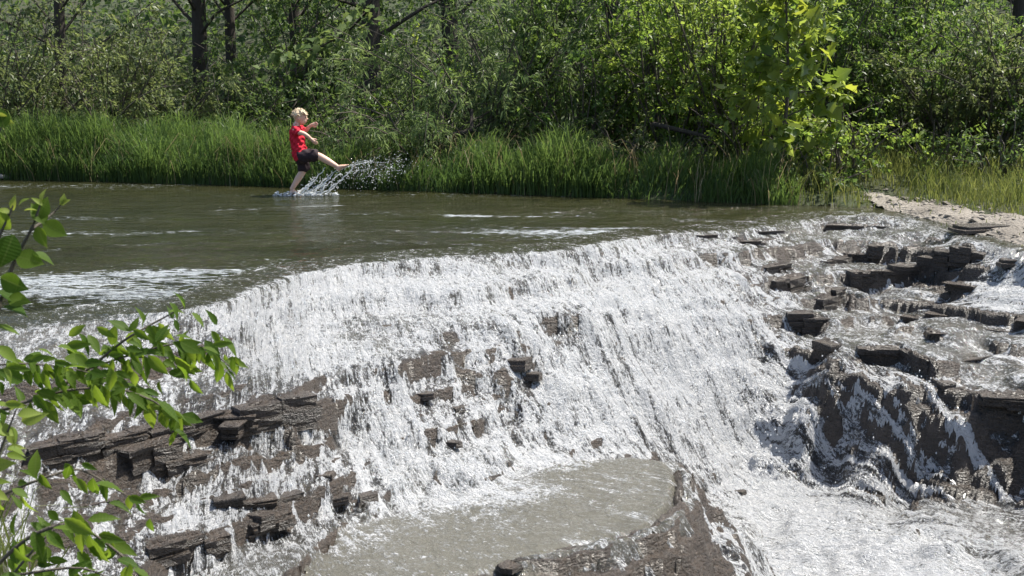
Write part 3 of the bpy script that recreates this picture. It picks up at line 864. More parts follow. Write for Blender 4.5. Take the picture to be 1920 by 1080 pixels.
def tree_limbs(h, r0, lean, lo, n, length, up=0.25):
    def fn(r):
        out = []
        for k in range(n):
            t = lo + (1 - lo) * (k + r.random()) / n
            a = k * 2.4 + r.uniform(-.5, .5)
            L = length * (0.55 + 0.6 * math.sin(math.pi * min(1, 0.25 + t * 0.75))) * r.uniform(.75, 1.2)
            p = np.array([lean[0] * t * h, lean[1] * t * h, t * h])
            out.append(curve_limb(r, p, (math.cos(a), math.sin(a), up + r.uniform(-.15, .35)), L, r0 * (0.27 - 0.15 * t), 0.3, 0.0))
        return out
    return fn

def bush_limbs(h, rad, n, arch=0.0):
    def fn(r):
        out = []
        for k in range(n):
            a = k * 2.4 + r.uniform(-.4, .4); sp = r.uniform(0.1, 1.0)
            d = (math.cos(a) * sp * rad / h * 1.3, math.sin(a) * sp * rad / h * 1.3, 1.0)
            out.append(curve_limb(r, (math.cos(a) * .12, math.sin(a) * .12, 0), d, h * r.uniform(.65, 1.1), 0.022, 0.35, -arch))
        return out
    return fn
L_GREY = mat_leaf('leaf_grey_green', (0.058, 0.082, 0.028), (0.135, 0.170, 0.066), 0.46)
L_DARK = mat_leaf('leaf_dark_green', (0.028, 0.056, 0.018), (0.090, 0.140, 0.040), 0.46)
L_MID = mat_leaf('leaf_mid_green', (0.046, 0.090, 0.022), (0.120, 0.185, 0.044), 0.5)
L_BRIGHT = mat_leaf('leaf_yellow_green', (0.080, 0.140, 0.030), (0.165, 0.220, 0.052), 0.56)  # yellow green leaves, lightened to carry the sunlight on these shrubs
L_WILLOW = mat_leaf('leaf_willow', (0.055, 0.095, 0.034), (0.130, 0.180, 0.070), 0.48)

G_TREE = 'tall trees behind the river bank'; G_BUSH = 'shrubs along the far bank'
TREES = [
    (118, 21.0, 7.5, .12, (.02, 0), 'dark slender trunk among grey green shrubs, farthest left', L_GREY, .5),
    (378, 24.0, 9.5, .18, (0, 0), 'left one of two close trunks above the left grass bank', L_GREY, .6),
    (432, 24.8, 9.5, .13, (.01, 0), 'thinner right one of two close trunks above the left grass', L_GREY, .6),
    (686, 22.5, 9.5, .22, (.05, 0), 'thick dark leaning trunk right above the kicking child', L_DARK, .6),
    (846, 23.5, 9.5, .20, (.0, 0), 'straight dark trunk just left of the pale willow', L_DARK, .6),
    (1148, 19.6, 8.0, .13, (.01, 0), 'dark trunk amid glinting leaves right of the willow', L_MID, .5),
    (1592, 19.5, 6.0, .055, (.0, 0), 'thin straight sapling behind the broad leaved young tree', L_MID, .4),
    (1664, 19.0, 6.5, .05, (.0, 0), 'thin sapling standing behind the upper end of the path', L_MID, .4),
    (1888, 20.0, 8.0, .14, (.02, 0), 'dark trunk in the deep shade at far right', L_DARK, .5),
    (-160, 22.0, 9.0, .16, (0, 0), 'tree at the left edge whose boughs enter the picture', L_GREY, .5),
    (560, 25.5, 6.00, .16, (0, 0), 'tree in deep shade directly behind the child', L_DARK, .5),
    (1010, 25.0, 10.0, .17, (0, 0), 'shaded tree behind the willow crown', L_DARK, .5),
    (1330, 22.5, 9.0, .15, (0, 0), 'leafy tree behind the bright yellow green shrubs', L_MID, .6),
    (1500, 24.5, 9.5, .15, (0, 0), 'tree behind the broad leaved young tree, half hidden', L_MID, .55),
]
for k, (px, Y, h, tr_, lean, lab, lm, t0) in enumerate(TREES):
    X = X_at(px, Y)
    small = tr_ < .08
    plant('forest_tree', lab, 'tree', G_TREE, X, Y, 300 + k, h, tr_, lean,
          tree_limbs(h, tr_, lean, 0.2 if not small else .2, 34 if not small else 26, 2.1 if not small else 1.0, .6),
          lm, M_BARK, dict(twigs_per_m=4.4 if not small else 6, twig_len=.55, leaves_per_twig=13, leaf=.115, droop=.25, tint0=t0, tvar=.26))
BUSH = [
    # px, Y, height, radius, material, tint, leaf, wd, droop, arch, stems, label
    (-40, 19.4, 3.0, 1.2, L_GREY, .5, .085, .5, .35, .05, 20, 'grey green shrub cut by the left edge above the grass'),
    (70, 20.2, 2.72, 1.2, L_GREY, .4, .085, .5, .35, .05, 20, 'dull green shrub around the slender leftmost trunk'),
    (200, 19.6, 2.55, 1.2, L_GREY, .65, .085, .5, .35, .08, 22, 'pale drooping shrub behind the left grass, right of the slender trunk'),
    (320, 20.6, 2.45, 1.3, L_GREY, .5, .085, .5, .35, .05, 22, 'tall grey green shrub below the two close trunks'),
    (425, 20.4, 1.60, 1.0, L_DARK, .6, .085, .5, .3, .08, 16, 'low dark shrub below the two close trunks'),
    (520, 21.0, 1.65, 1.1, L_DARK, .55, .09, .55, .3, .08, 18, 'dark shrub in the shade just left of the child'),
    (620, 20.2, 1.36, 1.0, L_DARK, .75, .09, .5, .3, .10, 18, 'low dark shrub in the shade just right of the child'),
    (700, 17.6, 1.25, .9, L_WILLOW, .45, .12, .22, .5, .16, 18, 'low feathery willow shrub at the grass left of the big willow'),
    (795, 17.3, 1.9, 1.1, L_WILLOW, .5, .12, .22, .55, .18, 24, 'feathery willow arching down towards the spray'),
    (925, 18.4, 3.4, 1.5, L_WILLOW, .85, .13, .22, .5, .14, 34, 'large pale feathery willow at the middle of the bank'),
    (1020, 19.6, 3.6, 1.3, L_MID, .5, .09, .55, .3, .05, 24, 'broad leaved shrub behind the right side of the willow'),
    (1095, 17.7, 2.2, 1.0, L_MID, .35, .075, .6, .3, .06, 24, 'dark shrub with glinting round leaves right of the willow'),
    (1180, 18.6, 3.6, 1.2, L_MID, .6, .09, .6, .3, .04, 26, 'tall shrub with glinting leaves just right of the dark trunk'),
    (1265, 17.4, 3.2, 1.1, L_BRIGHT, .3, .09, .55, .25, .04, 30, 'yellow green sunlit shrub, left of the brightest one'),
    (1345, 16.8, 3.6, 1.1, L_BRIGHT, .7, .095, .55, .25, .03, 34, 'brightest yellow green shrub left of the broad leaved young tree'),
    (1405, 16.0, 1.7, .8, L_BRIGHT, .5, .08, .5, .25, .06, 22, 'low sunlit shrub at the grass below the brightest shrub'),
    (1170, 16.8, 1.0, .8, L_GREY, .8, .075, .5, .25, .1, 16, 'low silvery shrub behind the middle grass bank'),
    (1270, 16.4, 1.0, .8, L_BRIGHT, .3, .08, .5, .25, .1, 16, 'low leafy shrub behind the sunlit grass'),
    (1470, 17.8, 3.0, 1.0, L_MID, .5, .09, .55, .25, .03, 24, 'dark green shrub behind the broad leaved young tree'),
    (1535, 15.05, .75, .55, L_DARK, .6, .09, .55, .3, .08, 16, 'low dark shrub at the foot of the broad leaved young tree'),
    (1585, 15.5, 1.25, .55, L_BRIGHT, .35, .08, .55, .3, .05, 18, 'small sunlit shrub where the path meets the river'),
    (1580, 18.6, 3.0, 1.1, L_MID, .55, .09, .5, .25, .03, 24, 'mid green shrub among the thin saplings'),
    (1700, 18.2, 2.6, 1.2, L_MID, .35, .085, .5, .25, .04, 26, 'dense shrub behind the middle of the path'),
    (1790, 17.4, 2.0, 1.1, L_GREY, .6, .085, .5, .25, .05, 26, 'grey green shrub under the dark gap at right'),
    (1870, 17.0, 2.5, 1.2, L_GREY, .55, .085, .5, .25, .05, 28, 'broad grey green shrub by the right edge behind the path'),
    (1960, 16.6, 2.6, 1.2, L_MID, .4, .085, .5, .25, .05, 26, 'shrub cut by the right edge behind the path'),
    (1770, 16.0, .9, .6, L_MID, .7, .08, .45, .25, .08, 14, 'small leafy plant in the meadow above the path'),
    (1880, 15.4, .9, .7, L_DARK, .7, .08, .45, .25, .08, 14, 'dark low shrub near the right edge above the path'),
    (1700, 21.5, 4.2, 1.4, L_MID, .7, .10, .5, .25, .03, 26, 'tall light green shrub left of the dark gap at right'),
    (1480, 20.5, 4.4, 1.4, L_MID, .6, .10, .5, .25, .03, 26, 'tall shrub rising behind the broad leaved young tree'),
    (780, 22.2, 2.08, 1.5, L_BRIGHT, .1, .10, .55, .25, .03, 26, 'yellowish undergrowth between the two thick dark trunks'),
    (560, 23.0, 3.4, 1.5, L_DARK, .6, .10, .55, .25, .03, 26, 'dark undergrowth behind the child at the top'),
    (240, 23.0, 2.52, 1.6, L_GREY, .35, .10, .55, .25, .03, 28, 'dull undergrowth at the top between slender and close trunks'),
]
for k, (px, Y, h, rad, lm, t0, lf, wd, dr, arch, ns, lab) in enumerate(BUSH):
    plant('shrub', lab, 'shrub', G_BUSH, X_at(px, Y), Y, 500 + k, 0, 0, (0, 0), bush_limbs(h, rad, ns, arch), lm, M_TWIG,
          dict(twigs_per_m=3.8 if lm is L_BRIGHT else 4.6, twig_len=.50, leaves_per_twig=21, leaf=lf, droop=dr, tint0=t0, tvar=.26, wd=wd, start=.08), parts=('stem', 'foliage'))

# far wood on the hillside: one mass
r = np.random.default_rng(91)
n = 30000
FX = r.uniform(-26, 24, n); FY = 27 + 11 * r.random(n) ** 1.2; FZ = ground_z(FX, FY) + 10 * r.random(n) ** 1.1
dens = fbm(FX * .35, FZ * .45, 3, 95) + .3 * perlin(FY * .5, FX * .2, 96)
s_ = dens > -0.25
FX, FY, FZ = FX[s_], FY[s_], FZ[s_]; n = len(FX)
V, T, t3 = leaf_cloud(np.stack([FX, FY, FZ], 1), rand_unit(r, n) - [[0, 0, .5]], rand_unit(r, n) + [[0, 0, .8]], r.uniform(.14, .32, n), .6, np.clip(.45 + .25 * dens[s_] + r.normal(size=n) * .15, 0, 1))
wood = mesh_np('far_wood', V, [T], L_DARK, attrs={'tint': t3})  # shade of the deep wood is put into the dark leaf colour
tag(wood, 'deep shaded wood filling the hillside behind the trees', kind='stuff')

r = np.random.default_rng(92)
n = 34000
FX = r.uniform(-24, 22, n); FY = 20.5 + 13 * r.random(n); hh = .25 + .9 * sstep(-.5, .6, fbm(FX * .5, FY * .5, 3, 98))
FZ = ground_z(FX, FY) + hh * 1.5 * r.random(n) ** .7
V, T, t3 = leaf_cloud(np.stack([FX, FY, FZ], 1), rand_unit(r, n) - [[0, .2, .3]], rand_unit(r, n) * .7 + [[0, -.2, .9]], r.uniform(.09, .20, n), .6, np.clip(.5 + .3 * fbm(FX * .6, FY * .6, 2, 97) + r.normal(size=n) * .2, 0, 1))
ug = mesh_np('undergrowth', V, [T], L_DARK, attrs={'tint': t3})  # dark leaf colour stands in for shade behind the trunks
tag(ug, 'leafy undergrowth covering the slope below the trees', kind='stuff')

# ------------------------------------------------------------------ grass
def blades(r, X, Y, Z, H, Wb, lean, tint, bias=(0, 0)):
    n = len(X); a = r.uniform(0, 2 * np.pi, n)
    dx, dy = np.cos(a) * lean + bias[0], np.sin(a) * lean + bias[1]
    f = r.uniform(0, np.pi, n); sx, sy = np.cos(f) * Wb / 2, np.sin(f) * Wb / 2
    lv = [(0, 0, 1.0), (.45, .16, .85), (.8, .55, .55)]
    V = []
    for t, c, w in lv:
        px_, py_, pz_ = X + dx * c * H, Y + dy * c * H, Z + t * H
        V += [np.stack([px_ - sx * w, py_ - sy * w, pz_], 1), np.stack([px_ + sx * w, py_ + sy * w, pz_], 1)]
    dl_ = np.hypot(dx, dy)
    V.append(np.stack([X + dx * H, Y + dy * H, Z + H * (1.0 - .35 * np.minimum(dl_, 1))], 1))
    V = np.stack(V, 1).reshape(-1, 3); o = np.arange(n)[:, None] * 7
    Q = np.concatenate([o + [[0, 1, 3, 2]], o + [[2, 3, 5, 4]]]); T = o + [[4, 5, 6]]
    t3 = np.repeat(np.stack([tint] * 3, 1), 7, axis=0)
    return V, Q, T, t3
M_GRASS = mat_leaf('grass_blade', (0.034, 0.072, 0.022), (0.110, 0.170, 0.046), 0.45, 0.4)
M_GRASS2 = mat_leaf('meadow_grass_blade', (0.050, 0.080, 0.018), (0.150, 0.165, 0.055), 0.42, 0.3)
r = np.random.default_rng(33)
sl = np.array(SHORE); seg = np.linalg.norm(np.diff(sl, axis=0), axis=1); cum = np.concatenate([[0], np.cumsum(seg)])
i0, i1 = cum[0] + 2.0, cum[10] + 0.3
n = 42000
u = r.uniform(i0, i1, n); d = 0.02 + 1.9 * r.random(n) ** 1.35
bx, by = np.interp(u, cum, sl[:, 0]), np.interp(u, cum, sl[:, 1])
k = np.clip(np.searchsorted(cum, u) - 1, 0, len(seg) - 1)
nx_, ny_ = -(sl[k + 1, 1] - sl[k, 1]) / seg[k], (sl[k + 1, 0] - sl[k, 0]) / seg[k]
X, Y = bx + nx_ * d, by + ny_ * d
cl = fbm(X * 1.1, Y * 1.1, 3, 99)
hgt = (0.46 + 0.34 * cl + 0.18 * sstep(-2, -7, X) - 0.14 * sstep(1.0, 3.5, X)) * r.uniform(.6, 1.25, n) * (0.75 + .35 * sstep(0, .5, d))
hgt = np.maximum(hgt, .12)
keep = r.random(n) < sstep(-.75, .1, cl + .35)
X, Y, hgt, d, cl = X[keep], Y[keep], hgt[keep], d[keep], cl[keep]; n = len(X)
tint = np.clip(.35 + .3 * cl + .25 * sstep(0, 3.5, X) + r.normal(size=n) * .16, 0, 1)
V, Q, T, t3 = blades(r, X, Y, ground_z(X, Y) - .02, hgt, r.uniform(.010, .018, n), r.uniform(.15, .65, n), tint, (.05 + .30 * perlin(X * 1.6, Y * 1.6, 110), -.18 + .22 * perlin(X * 1.6, Y * 1.6, 111)))
g1 = mesh_np('bank_grass', V, [Q, T], M_GRASS, attrs={'tint': t3})
tag(g1, 'tall arching green grass lining the far water edge', kind='stuff')
n = 26000
X, Y = r.uniform(3.6, 11, n), r.uniform(10.2, 19.5, n)
ldm = np.where(inside(X, Y, LAND), 1, -1) * seg_dist(X, Y, SHORE)
pdm = np.where(inside(X, Y, PATH), 1, -1) * seg_dist(X, Y, PATH + PATH[:1]) + .15 * fbm(X * 2, Y * 2, 2, 104)
ok = (ldm > .05) & ((pdm < 0.0) | (r.random(n) < .05))
X, Y = X[ok], Y[ok]; n = len(X); nearp = sstep(-.5, 0, pdm[ok])
hgt = (.34 + .14 * fbm(X, Y, 2, 101)) * r.uniform(.5, 1.3, n) * (1 - .6 * nearp) * (1 - .55 * sstep(12.6, 11.6, Y))
V, Q, T, t3 = blades(r, X, Y, ground_z(X, Y) - .02, np.maximum(hgt, .05), r.uniform(.008, .014, n), r.uniform(.2, .7, n), np.clip(.5 + .3 * perlin(X * 1.5, Y * 1.5, 103) + r.normal(size=n) * .2, 0, 1))
g2 = mesh_np('meadow_grass', V, [Q, T], M_GRASS2, attrs={'tint': t3})
tag(g2, 'short yellowish grass around the gravel path', kind='stuff')

# pale dry stalks in the bank grass
n = 1500
kk = r.integers(0, len(g1.data.vertices) // 7, n)
co = np.empty(len(g1.data.vertices) * 3, np.float32); g1.data.vertices.foreach_get('co', co); co = co.reshape(-1, 7, 3)[kk, 0]
V, Q, T, t3 = blades(r, co[:, 0] + r.normal(size=n) * .03, co[:, 1] + r.normal(size=n) * .03, co[:, 2], r.uniform(.3, .85, n), r.uniform(.006, .011, n), r.uniform(.1, .9, n), r.random(n), (.1, -.1))
g4 = mesh_np('dry_stalks', V, [Q, T], mat_leaf('straw', (0.16, 0.13, 0.07), (0.30, 0.26, 0.15), 0.3), attrs={'tint': t3})
tag(g4, 'pale dry stalks among the bank grass', kind='stuff')
# stones strewn over the path
n = 900
X, Y = r.uniform(3.6, 9.3, n * 4), r.uniform(9, 15.5, n * 4)
ok = (np.where(inside(X, Y, PATH), 1, -1) * seg_dist(X, Y, PATH + PATH[:1])) > -.15
X, Y = X[ok][:n], Y[ok][:n]; n = len(X); S = r.uniform(.008, .035, n) * np.where(r.random(n) < .06, 2.2, 1)
ov = np.array([(1, 0, 0), (0, 1, 0), (-1, 0, 0), (0, -1, 0), (.6, .6, .6), (-.6, .6, .55), (-.6, -.6, .6), (.6, -.6, .5), (0, 0, .8)], float)
of = np.array([(0, 1, 4), (1, 2, 5), (2, 3, 6), (3, 0, 7), (4, 1, 5), (5, 2, 6), (6, 3, 7), (7, 0, 4), (4, 5, 8), (5, 6, 8), (6, 7, 8), (7, 4, 8)])
V = (np.stack([X, Y, ground_z(X, Y) + .006], 1)[:, None] + ov[None] * r.uniform(.7, 1.3, (n, 9, 1)) * S[:, None, None] * [1, 1, .7]).reshape(-1, 3)
peb = mesh_np('path_stones', V, [(np.arange(n)[:, None, None] * 9 + of[None]).reshape(-1, 3)], mat_path())
tag(peb, 'loose stones strewn over the gravel path', kind='stuff')

# ------------------------------------------------------------------ the young broad-leaved tree on the bank: its leaves are built one by one
def mat_big_leaf(name, c1, c2, trans=0.5, spec=0.15, rough=0.55):
    t = NT(name)
    rnd = t.n('ObjectInfo').outputs['Random']
    tc = t.n('TexCoord').outputs['Object']
    sep = t.n('SeparateXYZ'); t.L(tc, sep.inputs[0])
    vein = t.ramp(t.math('ABSOLUTE', sep.outputs[0]), [(0.0, 1), (0.035, 0)])
    wv = t.n('TexWave', in_Scale=3.2, in_Distortion=0.6); wv.bands_direction = 'Y'; t.L(tc, wv.inputs['Vector'])
    c = t.mix(rnd, c1, c2)
    c = t.mix(t.math('MULTIPLY', vein, 0.35), c, (0.16, 0.20, 0.06))
    c = t.mix(t.math('MULTIPLY', t.ramp(wv.outputs[0], [(.75, 0), (1, 1)]), 0.07), c, (0.14, 0.18, 0.05))
    nb = t.bump(wv.outputs[0], 0.12, 0.004)
    s = t.n('BsdfPrincipled', in_Base_Color=c, in_Roughness=rough, in_Normal=nb); s.inputs['Specular IOR Level'].default_value = spec
    hs = t.n('HueSaturation', in_Hue=0.478, in_Saturation=1.1, in_Value=1.8, in_Color=c)
    tr = t.n('BsdfTranslucent', in_Color=hs.outputs[0])
    m = t.n('MixShader', in_0=trans); t.L(s.outputs[0], m.inputs[1]); t.L(tr.outputs[0], m.inputs[2])
    return t.done(m.outputs[0])

def leaf_mesh(name, outline, mat, fold=0.12, curl=0.18):
    """leaf along +Y of unit length from half-outline [(y, half width)], folded on the midrib and curling down"""
    ys = [o[0] for o in outline]; ws = [o[1] for o in outline]
    V = []
    for y, w in outline:
        z = -curl * y * y
        V += [(-w, y, z + fold * w * 2), (0, y + .0, z), (w, y, z + fold * w * 2)]
    Q = []
    for k in range(len(outline) - 1):
        a = k * 3
        Q += [(a, a + 1, a + 4, a + 3), (a + 1, a + 2, a + 5, a + 4)]
    me = bpy.data.meshes.new(name)
    me.from_pydata(V, [], Q); me.materials.append(mat)
    me.polygons.foreach_set('use_smooth', [True] * len(Q))
    return me

def add_leaf(me, parent, p, axis, normal, size, wscale=1.0):
    o = bpy.data.objects.new('leaf', me); COL.objects.link(o); o.parent = parent
    A = Vector(axis).normalized(); N = Vector(normal)
    S = A.cross(N)
    if S.length < 1e-3: S = A.cross(Vector((1, 0, 0.1)))
    S.normalize(); U = S.cross(A)
    M = Matrix((( S.x, A.x, U.x), (S.y, A.y, U.y), (S.z, A.z, U.z))).to_4x4()
    o.matrix_local = Matrix.Translation(Vector(p)) @ M @ Matrix.Diagonal((size * wscale, size, size, 1))
    return o
LOBED = [(0, .02), (.04, .30), (.14, .42), (.22, .30), (.34, .34), (.46, .52), (.54, .36), (.66, .24), (.84, .14), (1, .0)]
OVAL = [(0, .012), (.08, .10), (.2, .19), (.36, .25), (.5, .245), (.66, .19), (.82, .10), (.93, .035), (1, 0)]
TOOTH = [(0, .012), (.10, .11), (.2, .20), (.27, .19), (.38, .25), (.45, .21), (.56, .22), (.63, .155), (.74, .14), (.82, .08), (1, 0)]
ML_SYC = mat_big_leaf('broad_leaf', (0.085, 0.145, 0.028), (0.210, 0.260, 0.050), 0.5, 0.7, 0.33)
Ls = leaf_mesh('lobed_leaf', LOBED, ML_SYC)
r = np.random.default_rng(61)
Yt = 15.0
bx_, bz_ = X_at(1468, Yt), 0.1
syc = empty('young_tree', (bx_, Yt, bz_), 'young tree with big bright lobed leaves at the water edge', 'tree')
wood = MB()
tp = np.array([(0, 0, -.1), (.01, 0, .4), (.03, .0, .9), (.05, .02, 1.4), (.02, .03, 2.0), (-.05, 0, 2.7), (-.02, 0, 3.3)])
wood.add(*tube(tp, np.array([.034, .03, .027, .022, .018, .013, .007]), 7))
limbs = []
for k in range(26):
    z = .5 + 2.5 * (k + r.random()) / 26
    p = np.array([np.interp(z, tp[:, 2], tp[:, 0]), 0.0, z]); a = k * 2.4 + r.uniform(-.4, .4)
    ln = (1.05 - .22 * z) * r.uniform(.7, 1.2)
    pts, rad = curve_limb(r, p, (math.cos(a) * (1.25 if math.cos(a) > 0 else .8), math.sin(a) * .8, .45), max(ln, .35), .010, .3, -.05, 6)
    limbs.append((pts, rad)); wood.add(*tube(pts, rad, 4))
wood.build('trunk', M_TWIG, syc, smooth=True)
for pts, rad in limbs:
    for q in range(11):
        u = r.uniform(.25, 1.0) * 5; i = min(int(u), 4)
        p = pts[i] + (pts[i + 1] - pts[i]) * (u - i) + r.normal(size=3) * .07
        ax = (pts[-1] - pts[0]); ax = ax / np.linalg.norm(ax) * .5 + rand_unit(r, 1)[0] * .8 - [0, 0, .45]
        add_leaf(Ls, syc, p, ax, rand_unit(r, 1)[0] * .7 + [0.1, -.3, .7], r.uniform(.15, .27))
(V, T, t3), _ = grow(r, limbs, twigs_per_m=5, twig_len=.3, leaves_per_twig=14, leaf=.13, droop=.3, tint0=.75, tvar=.25, wd=.75)
cr = mesh_np('crown', V, [T], L_BRIGHT, syc, attrs={'tint': t3}); cr['kind'] = 'stuff'

# a bough of large pale leaves reaching left from the thick dark trunk
bough = empty('leafy_bough', tuple(at_y(705, 20, 19.2)), 'bough of big pale leaves hanging left of the thick dark trunk', 'bough')
o0 = np.array(at_y(705, 20, 19.2))
bp = np.array([at_y(a, b, 19.2) for a, b in [(705, -30), (690, 20), (650, 62), (600, 88), (545, 105), (500, 118)]]) - o0
wood = MB(); wood.add(*tube(bp, np.array([.03, .026, .02, .014, .009, .005]), 6)); wood.build('stem', M_BARK, bough, smooth=True)
ML_PALE = mat_big_leaf('pale_leaf', (0.070, 0.115, 0.040), (0.130, 0.175, 0.060), 0.45)
Lp = leaf_mesh('pale_leaf', LOBED, ML_PALE)
for q in range(120):
    u = (0.6 + 4.4 * r.random()); i = min(int(u), 4)
    p = bp[i] + (bp[i + 1] - bp[i]) * (u - i) + r.normal(size=3) * [.14, .15, .10]
    add_leaf(Lp, bough, p, rand_unit(r, 1)[0] * .8 + [-.4, -.2, -.35], rand_unit(r, 1)[0] * .5 + [0, -.3, .8], r.uniform(.11, .2))

# fallen limbs and driftwood on the bank
def fallen(label, pts, rad, name='fallen_branch', cat='branch', mat=None):
    o = empty(name, tuple(pts[0]), label, cat)
    P = np.array(pts) - np.array(pts[0]); m = MB(); m.add(*tube(P, np.array(rad), 7)); m.build('limb', mat or M_BARK, o, smooth=True)
    rr = np.random.default_rng(len(label))
    m = MB()
    for k in range(4):
        u = rr.uniform(.3, .9) * (len(P) - 1); i = int(u); p = P[i] + (P[i + 1] - P[i]) * (u - i)
        d = rand_unit(rr, 1)[0] + [0, 0, .5]
        m.add(*tube(np.array([p, p + d * .15, p + d * .32 + [0, 0, -.03]]), np.array([.012, .008, .003]), 4))
    m.build('twig', mat or M_BARK, o, smooth=True)
fallen('dark fallen limb lying under the big willow', [at_y(815, 262, 17.4), at_y(850, 254, 17.3), at_y(885, 244, 17.3), at_y(884, 205, 17.5)], [.05, .05, .045, .03])
fallen('dark bare limb leaning out below the yellow green shrubs', [at_y(1225, 232, 16.6), at_y(1270, 243, 16.3), at_y(1310, 252, 16.1), at_y(1345, 262, 16.0)], [.035, .035, .03, .015])
M_DRIFT = mat_bark('bleached_wood', (0.22, 0.19, 0.16), (0.42, 0.38, 0.33))
fallen('bleached driftwood at the water edge, far left', [at_z(-30, 333, .03), at_z(0, 330, .06), at_z(20, 333, .03)], [.05, .045, .02], 'driftwood', 'driftwood', M_DRIFT)
# stepping flagstones at the end of the path
for k, (px, py, w, lab) in enumerate([(1715, 412, .22, 'small flat dark stone where the path meets the falls'), (1840, 418, .38, 'longest flat dark stone below the right path'), (1905, 448, .25, 'flat dark stone at the right edge beside the grass')]):
    o = slab_protos[k].copy(); o.data = o.data.copy(); COL.objects.link(o); o.parent = None; o.name = 'flat_stone'
    p = at_z(px, py, .1); z = float(ground_z(np.array([p[0]]), np.array([p[1]]))[0])
    o.location = (p[0], p[1], z + .03); o.scale = (w, w * .5, .07); o.rotation_euler = (0, 0, .1 * k)
    tag(o, lab, 'stone', 'flat stones by the path')

# ------------------------------------------------------------------ the child kicking up water
def simple_mat(name, col, rough=0.6, spec=0.4, noise=0.0, nscale=30, sss=0.0):
    t = NT(name); c = (*col, 1)
    s = t.n('BsdfPrincipled', in_Roughness=rough)
    s.inputs['Specular IOR Level'].default_value = spec
    if noise:
        n = t.noise(t.geo(), nscale, 4, 0.6)
        t.L(t.mix(n, tuple(v * (1 - noise) for v in col), tuple(v * (1 + noise) for v in col)), s.inputs['Base Color'])
        t.L(t.bump(n, 0.5, 0.012), s.inputs['Normal'])
    else: s.inputs['Base Color'].default_value = c
    if sss:
        s.inputs['Subsurface Weight'].default_value = sss; s.inputs['Subsurface Radius'].default_value = (.02, .008, .004); s.inputs['Subsurface Scale'].default_value = .5
    return t.done(s.outputs[0])
M_SKIN = simple_mat('skin', (0.62, 0.40, 0.30), 0.5, 0.4, 0.06, 20, 0.15)
M_SHIRT = simple_mat('red_cotton', (0.50, 0.020, 0.040), 0.85, 0.2, 0.18, 25)
M_SHORT = simple_mat('dark_cotton', (0.030, 0.020, 0.024), 0.8, 0.2, 0.3, 25)
M_HAIR = simple_mat('blond_hair', (0.50, 0.40, 0.27), 0.55, 0.4, 0.35, 60)
M_EYE = simple_mat('dark_eye', (0.02, 0.015, 0.012), 0.3)
M_LIP = simple_mat('lip', (0.42, 0.17, 0.15), 0.5)

YB = 15.55
def bp_(px, py, dy=0.0):
    return np.array(at_y(px, py, YB)) + np.array([0, dy, 0])
B0 = bp_(556, 362); B0[2] = 0.0
def J(px, py, dy=0.0): return bp_(px, py, dy) - B0

def etube(pts, ra, rb=None, sides=14):
    """closed tube, elliptical: ra across (world Y side), rb along the other axis"""
    pts = np.asarray(pts, float); ra = np.asarray(ra, float); rb = ra if rb is None else np.asarray(rb, float)
    # finer along
    t = np.linspace(0, 1, len(pts)); tt = np.linspace(0, 1, (len(pts) - 1) * 4 + 1)
    P = np.stack([np.interp(tt, t, pts[:, k]) for k in range(3)], 1); a = np.interp(tt, t, ra); b = np.interp(tt, t, rb)
    for _ in range(2):
        P[1:-1] = (P[:-2] + 2 * P[1:-1] + P[2:]) / 4
    T = np.gradient(P, axis=0); T /= np.linalg.norm(T, axis=1, keepdims=True) + 1e-9
    # round the ends
    s0, s1 = min(a[0], b[0]), min(a[-1], b[-1])
    cap = [(1.0, .15), (.8, .6), (.45, .89)]
    P = np.concatenate([[P[0] - T[0] * s0 * .6 * c for c, _ in cap], P, [P[-1] + T[-1] * s1 * .6 * c for c, _ in cap[::-1]]])
    a = np.concatenate([[a[0] * k for _, k in cap], a, [a[-1] * k for _, k in cap[::-1]]]); b = np.concatenate([[b[0] * k for _, k in cap], b, [b[-1] * k for _, k in cap[::-1]]])
    T = np.gradient(P, axis=0); T /= np.linalg.norm(T, axis=1, keepdims=True) + 1e-9
    Yx = np.array([[0, 1.0, 0]]); A = Yx - T * (T @ Yx.T); A /= np.linalg.norm(A, axis=1, keepdims=True) + 1e-9
    Bv = np.cross(T, A); th = np.linspace(0, 2 * np.pi, sides, endpoint=False); n = len(P)
    V = P[:, None] + (a[:, None, None] * np.cos(th)[None, :, None] * A[:, None] + b[:, None, None] * np.sin(th)[None, :, None] * Bv[:, None])
    i = np.arange(n - 1)[:, None] * sides; j = np.arange(sides)[None, :]; j2 = (j + 1) % sides
    Q = np.stack([i + j, i + j2, i + sides + j2, i + sides + j], -1).reshape(-1, 4)
    V = V.reshape(-1, 3); m = len(V)
    V = np.concatenate([V, [P[0], P[-1]]])
    jj = np.arange(sides); T3 = np.concatenate([np.stack([np.full(sides, m), (jj + 1) % sides, jj], 1), np.stack([np.full(sides, m + 1), (n - 1) * sides + jj, (n - 1) * sides + (jj + 1) % sides], 1)])
    return V, Q, T3

def ball(c, r3, n=12):
    th = np.linspace(0, np.pi, n); pts = np.stack([np.zeros(n), np.zeros(n), -np.cos(th)], 1)
    ph = np.linspace(0, 2 * np.pi, n * 2, endpoint=False)
    V = np.stack([np.sin(th)[:, None] * np.cos(ph)[None], np.sin(th)[:, None] * np.sin(ph)[None], np.repeat(-np.cos(th)[:, None], 2 * n, 1)], -1).reshape(-1, 3) * np.asarray(r3) + np.asarray(c)
    i = np.arange(n - 1)[:, None] * 2 * n; j = np.arange(2 * n)[None]; j2 = (j + 1) % (2 * n)
    return V, np.stack([i + j, i + j2, i + 2 * n + j2, i + 2 * n + j], -1).reshape(-1, 4), np.zeros((0, 3), int)

